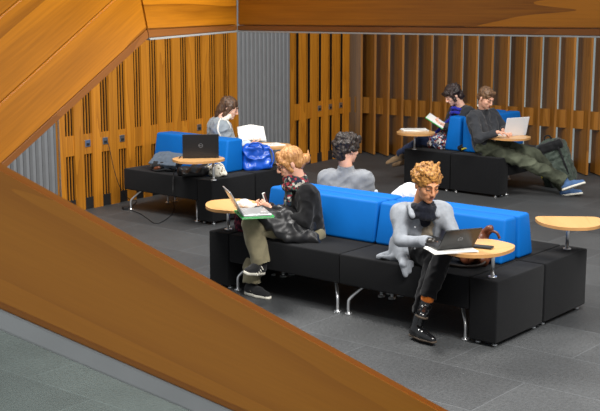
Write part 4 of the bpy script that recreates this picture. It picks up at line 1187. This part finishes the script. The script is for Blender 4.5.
# black quilted jacket across the lap
J = POSE['P1']; a = lambda k: np.array(J[k])
S = Soft(a('pel')-.55, a('pel')+.45, .0075)
k1 = lerp(a('hpR'), a('knR'), .86)+(0,0,.085); k2 = lerp(a('hpR'), a('knR'), .45)+(0,-.02,.10); k3 = a('hpR')+(.0,-.04,.09)
S.cap(k1, k2, .055, .07, .04); S.cap(k2, k3, .07, .065, .04); S.cap(k2+(0,-.06,-.04), k3+(.02,-.10,-.10), .06, .05, .04); S.cap(k1+(.03,-.03,-.04), k2+(.02,-.12,-.12), .05, .045, .04)
S.cap(k2+(.02,-.12,-.10), k3+(.03,-.12,-.13), .045, .04, .03); S.cap(k1+(0,.1,.0), k2+(0,.12,.02), .05, .05, .04); S.cap(k1+(.0,.0,.02), k1+(-.06,.02,.0), .04, .03, .03)
soft_thing('puffer_jacket', 'crumpled black quilted jacket across the lap of the ginger-haired person', 'jacket', (float(k2[0]), float(k2[1]), .456), S, M['nylon'], folds(.016, 9, seed=24))
# white cloth on the silver laptop
c0 = np.array(WCL); S = Soft(c0-.2, c0+.2, .006); S.cap(c0+(-.05,.02,.02), c0+(.04,.0,.02), .028, .022, .02); S.cap(c0+(-.02,-.02,.03), c0+(.07,.01,.015), .022, .015, .02); S.cap(c0+(-.04,.03,.03), c0+(0,.03,.045), .022, .02, .02)
soft_thing('cloth', 'small crumpled white cloth beside the silver laptop', 'cloth', c0, S, M['white_cloth'], folds(.008, 22, seed=25))
# plum bag hanging by the ginger-haired person
c0 = np.array(PLUM); t = soft_root('tote_bag', 'plum striped cloth bag tucked behind the khaki knee', 'bag', c0)
S = Soft(c0-.25, c0+.3, .007); S.bx(c0+(0,0,.08), (.07,.05,.08), RZ(20), .03, .02); S.cut(c0, (0,0,-1)); soft_obj('bag_body', S, M['plum'], t, folds(.008, 14, seed=2)); strap('handle', [c0+(-.05,0,.13), c0+(-.02,-.02,.18), c0+(.03,-.02,.18), c0+(.05,0,.13)], .007, M['leather_dark'], t)
# white bundle behind the front backrest
c0 = np.array(WBUN); S = Soft(c0-.45, c0+.55, .009)
S.cap(c0+(.10,0,.08), c0+(.10,0,.30), .11, .075, .06); S.cap(c0+(.10,0,.30), c0+(-.02,.02,.26), .07, .05, .05); S.cap(c0+(-.0,0,.10), c0+(-.14,.04,.18), .10, .05, .06); S.cut(c0, (0,0,-1))
soft_thing('white_coat', 'white coat heaped behind the blue backrest, left of the golden curls', 'coat', c0, S, M['white_cloth'], folds(.016, 9, seed=26))
c1 = c0+np.array((-.17,.0,0)); S = Soft(c1-.2, c1+.5, .007); S.cap(c1+(0,0,.03), c1+(0,0,.26), .032, .030, .01); S.cap(c1+(0,0,.27), c1+(0,0,.315), .016, .015, .01); S.cut(c1, (0,0,-1))
b = soft_thing('water_bottle', 'pale blue water bottle just showing above the blue backrest', 'bottle', c1, S, M['pale_blue'])
# brown leather bag
c0 = np.array(BRB); t = soft_root('leather_bag', 'brown leather shoulder bag slumped on the bench under the laptop table', 'bag', c0)
S = Soft(c0-.35, c0+.4, .007); R_ = RZ(-38); S.bx(c0+(0,0,.10), (.14,.06,.10), R_, .05, .03); S.ell(c0+R_@np.array((.02,-.04,.06)), (.13,.06,.06), R_, .03); S.cap(c0+R_@np.array((.02,0,.18)), c0+R_@np.array((.12,.0,.26)), .045, .018, .04); S.cut(c0, (0,0,-1))
soft_obj('bag_body', S, M['leather'], t, folds(.018, 11, seed=28))
strap('strap', [c0+R_@np.array(p) for p in ((-.12,.0,.14), (-.17,-.08,.08), (-.16,-.16,.01), (-.06,-.19,.012), (.04,-.16,.012), (.12,-.09,.03), (.14,-.03,.10))], .010, M['leather_dark'], t)
strap('handle', [c0+R_@np.array(p) for p in ((.10,.0,.20), (.13,-.01,.245), (.17,0,.24), (.19,.01,.20))], .010, M['leather'], t)
# olive backpack leaning by the fins
c0 = np.array(PACK); t = soft_root('backpack', 'dark olive backpack leaning on the floor behind the outstretched legs', 'backpack', c0)
ang = math.radians(-20); Rt = RZ(-12)@np.array([[math.cos(ang),0,math.sin(ang)],[0,1,0],[-math.sin(ang),0,math.cos(ang)]])
q = lambda *p: c0+Rt@np.array(p)
S = Soft(c0-.5, c0+.75, .009); S.bx(q(0,0,.28), (.20,.13,.28), Rt, .10, .04); S.ell(q(-.0,0,.50), (.17,.11,.10), Rt, .04); S.cut(c0, (0,0,-1)); soft_obj('bag_body', S, M['pack_green'], t, folds(.012, 10, seed=30))
S = Soft(c0-.5, c0+.75, .009); S.bx(q(.02,-.145,.19), (.14,.04,.16), Rt, .035, .02); S.cut(c0, (0,0,-1)); soft_obj('pocket', S, M['pack_green'], t, folds(.008, 12, seed=31))
S = Soft(c0-.5, c0+.75, .009); S.bx(q(.01,-.08,.52), (.15,.08,.055), Rt, .04, .02); soft_obj('lid', S, M['pack_black'], t, folds(.008, 12, seed=32))
for s_ in (-1, 1): strap('strap', [q(s_*.09,-.13,.56), q(s_*.10,-.16,.42), q(s_*.11,-.19,.26), q(s_*.12,-.16,.05)], .012, M['pack_black'], t)
strap('piping', [q(-.195,-.06,.46), q(-.205,-.08,.34), q(-.20,-.08,.18)], .008, M['yellow'], t)
strap('handle', [q(-.04,-.02,.59), q(-.02,-.02,.64), q(.03,-.02,.64), q(.05,-.02,.59)], .010, M['pack_black'], t)
# dark bag with a yellow edge beside his hip
c0 = np.array(BAG6); t = soft_root('small_bag', 'small black bag with a yellow edge beside the charcoal jumper', 'bag', c0)
S = Soft(c0-.25, c0+.3, .008); S.ell(c0+(0,0,.04), (.11,.07,.045), None, .02); S.cut(c0, (0,0,-1)); soft_obj('bag_body', S, M['pack_black'], t, folds(.008, 14, seed=33)); strap('piping', [c0+(-.06,-.075,.03), c0+(-.02,-.085,.045), c0+(.04,-.08,.035)], .010, M['yellow'], t)

# power cable of the black laptop
bm = bmesh.new(); tube(bm, curve_pts([Vector(p) for p in CABLE], 8), .0045, 6)
o = mesh_obj('power_cable', bm, M['black_rubber']); tag(o, 'thin black power cable drooping from the black laptop and looping over the floor', 'cable')
bm = bmesh.new(); tube(bm, curve_pts([Vector(p) for p in CABLE2], 8), .004, 6)
o = mesh_obj('power_cable', bm, M['black_rubber']); tag(o, 'black cable hanging from the third socket down the golden wall', 'cable')
bm = bmesh.new(); box(bm, (-.05,-.03,0), (.05,.03,.032)); bevel_all(bm, .006, 3)
o = mesh_obj('power_adapter', bm, M['black_rubber']); o.location = ADP; o.rotation_euler = (0,0,.6); tag(o, 'black power adapter on the floor by the chrome leg of the left sofa', 'adapter')

# ------------------------------------------------------------------ light
def area(name, loc, target, size, power, col, sy=None):
    l = bpy.data.lights.new(name, 'AREA'); l.energy = power; l.color = col; l.size = size
    if sy: l.shape = 'RECTANGLE'; l.size_y = sy
    o = bpy.data.objects.new(name, l); link(o); o.location = loc
    o.rotation_euler = (Vector(target)-Vector(loc)).to_track_quat('-Z', 'Y').to_euler(); return o
area('overhead_lamp', (-1.6, 9.6, 5.0), (.3, 9.4, 0), 1.6, 330, (1, .97, .93))
area('overhead_lamp', (1.2, 4.5, 4.8), (-1.0, 9.5, 0.6), 1.6, 200, (1, .97, .93))
area('overhead_lamp', (3.4, 9.8, 4.9), (2.2, 12.0, 0), 1.4, 150, (1, .97, .93))
area('overhead_lamp', (3.0, 4.4, 4.4), (2.4, 5.6, 0), 1.2, 260, (1, .98, .95))  # added only to brighten the near right floor, no known fitting
w = bpy.data.worlds.new('World'); scn.world = w; w.use_nodes = True
bg = w.node_tree.nodes['Background']; bg.inputs[0].default_value = (.92, .96, 1, 1); bg.inputs[1].default_value = .42
scn.view_settings.view_transform = 'Standard'; scn.view_settings.look = 'None'
scn.view_settings.exposure = .05; scn.view_settings.gamma = 1
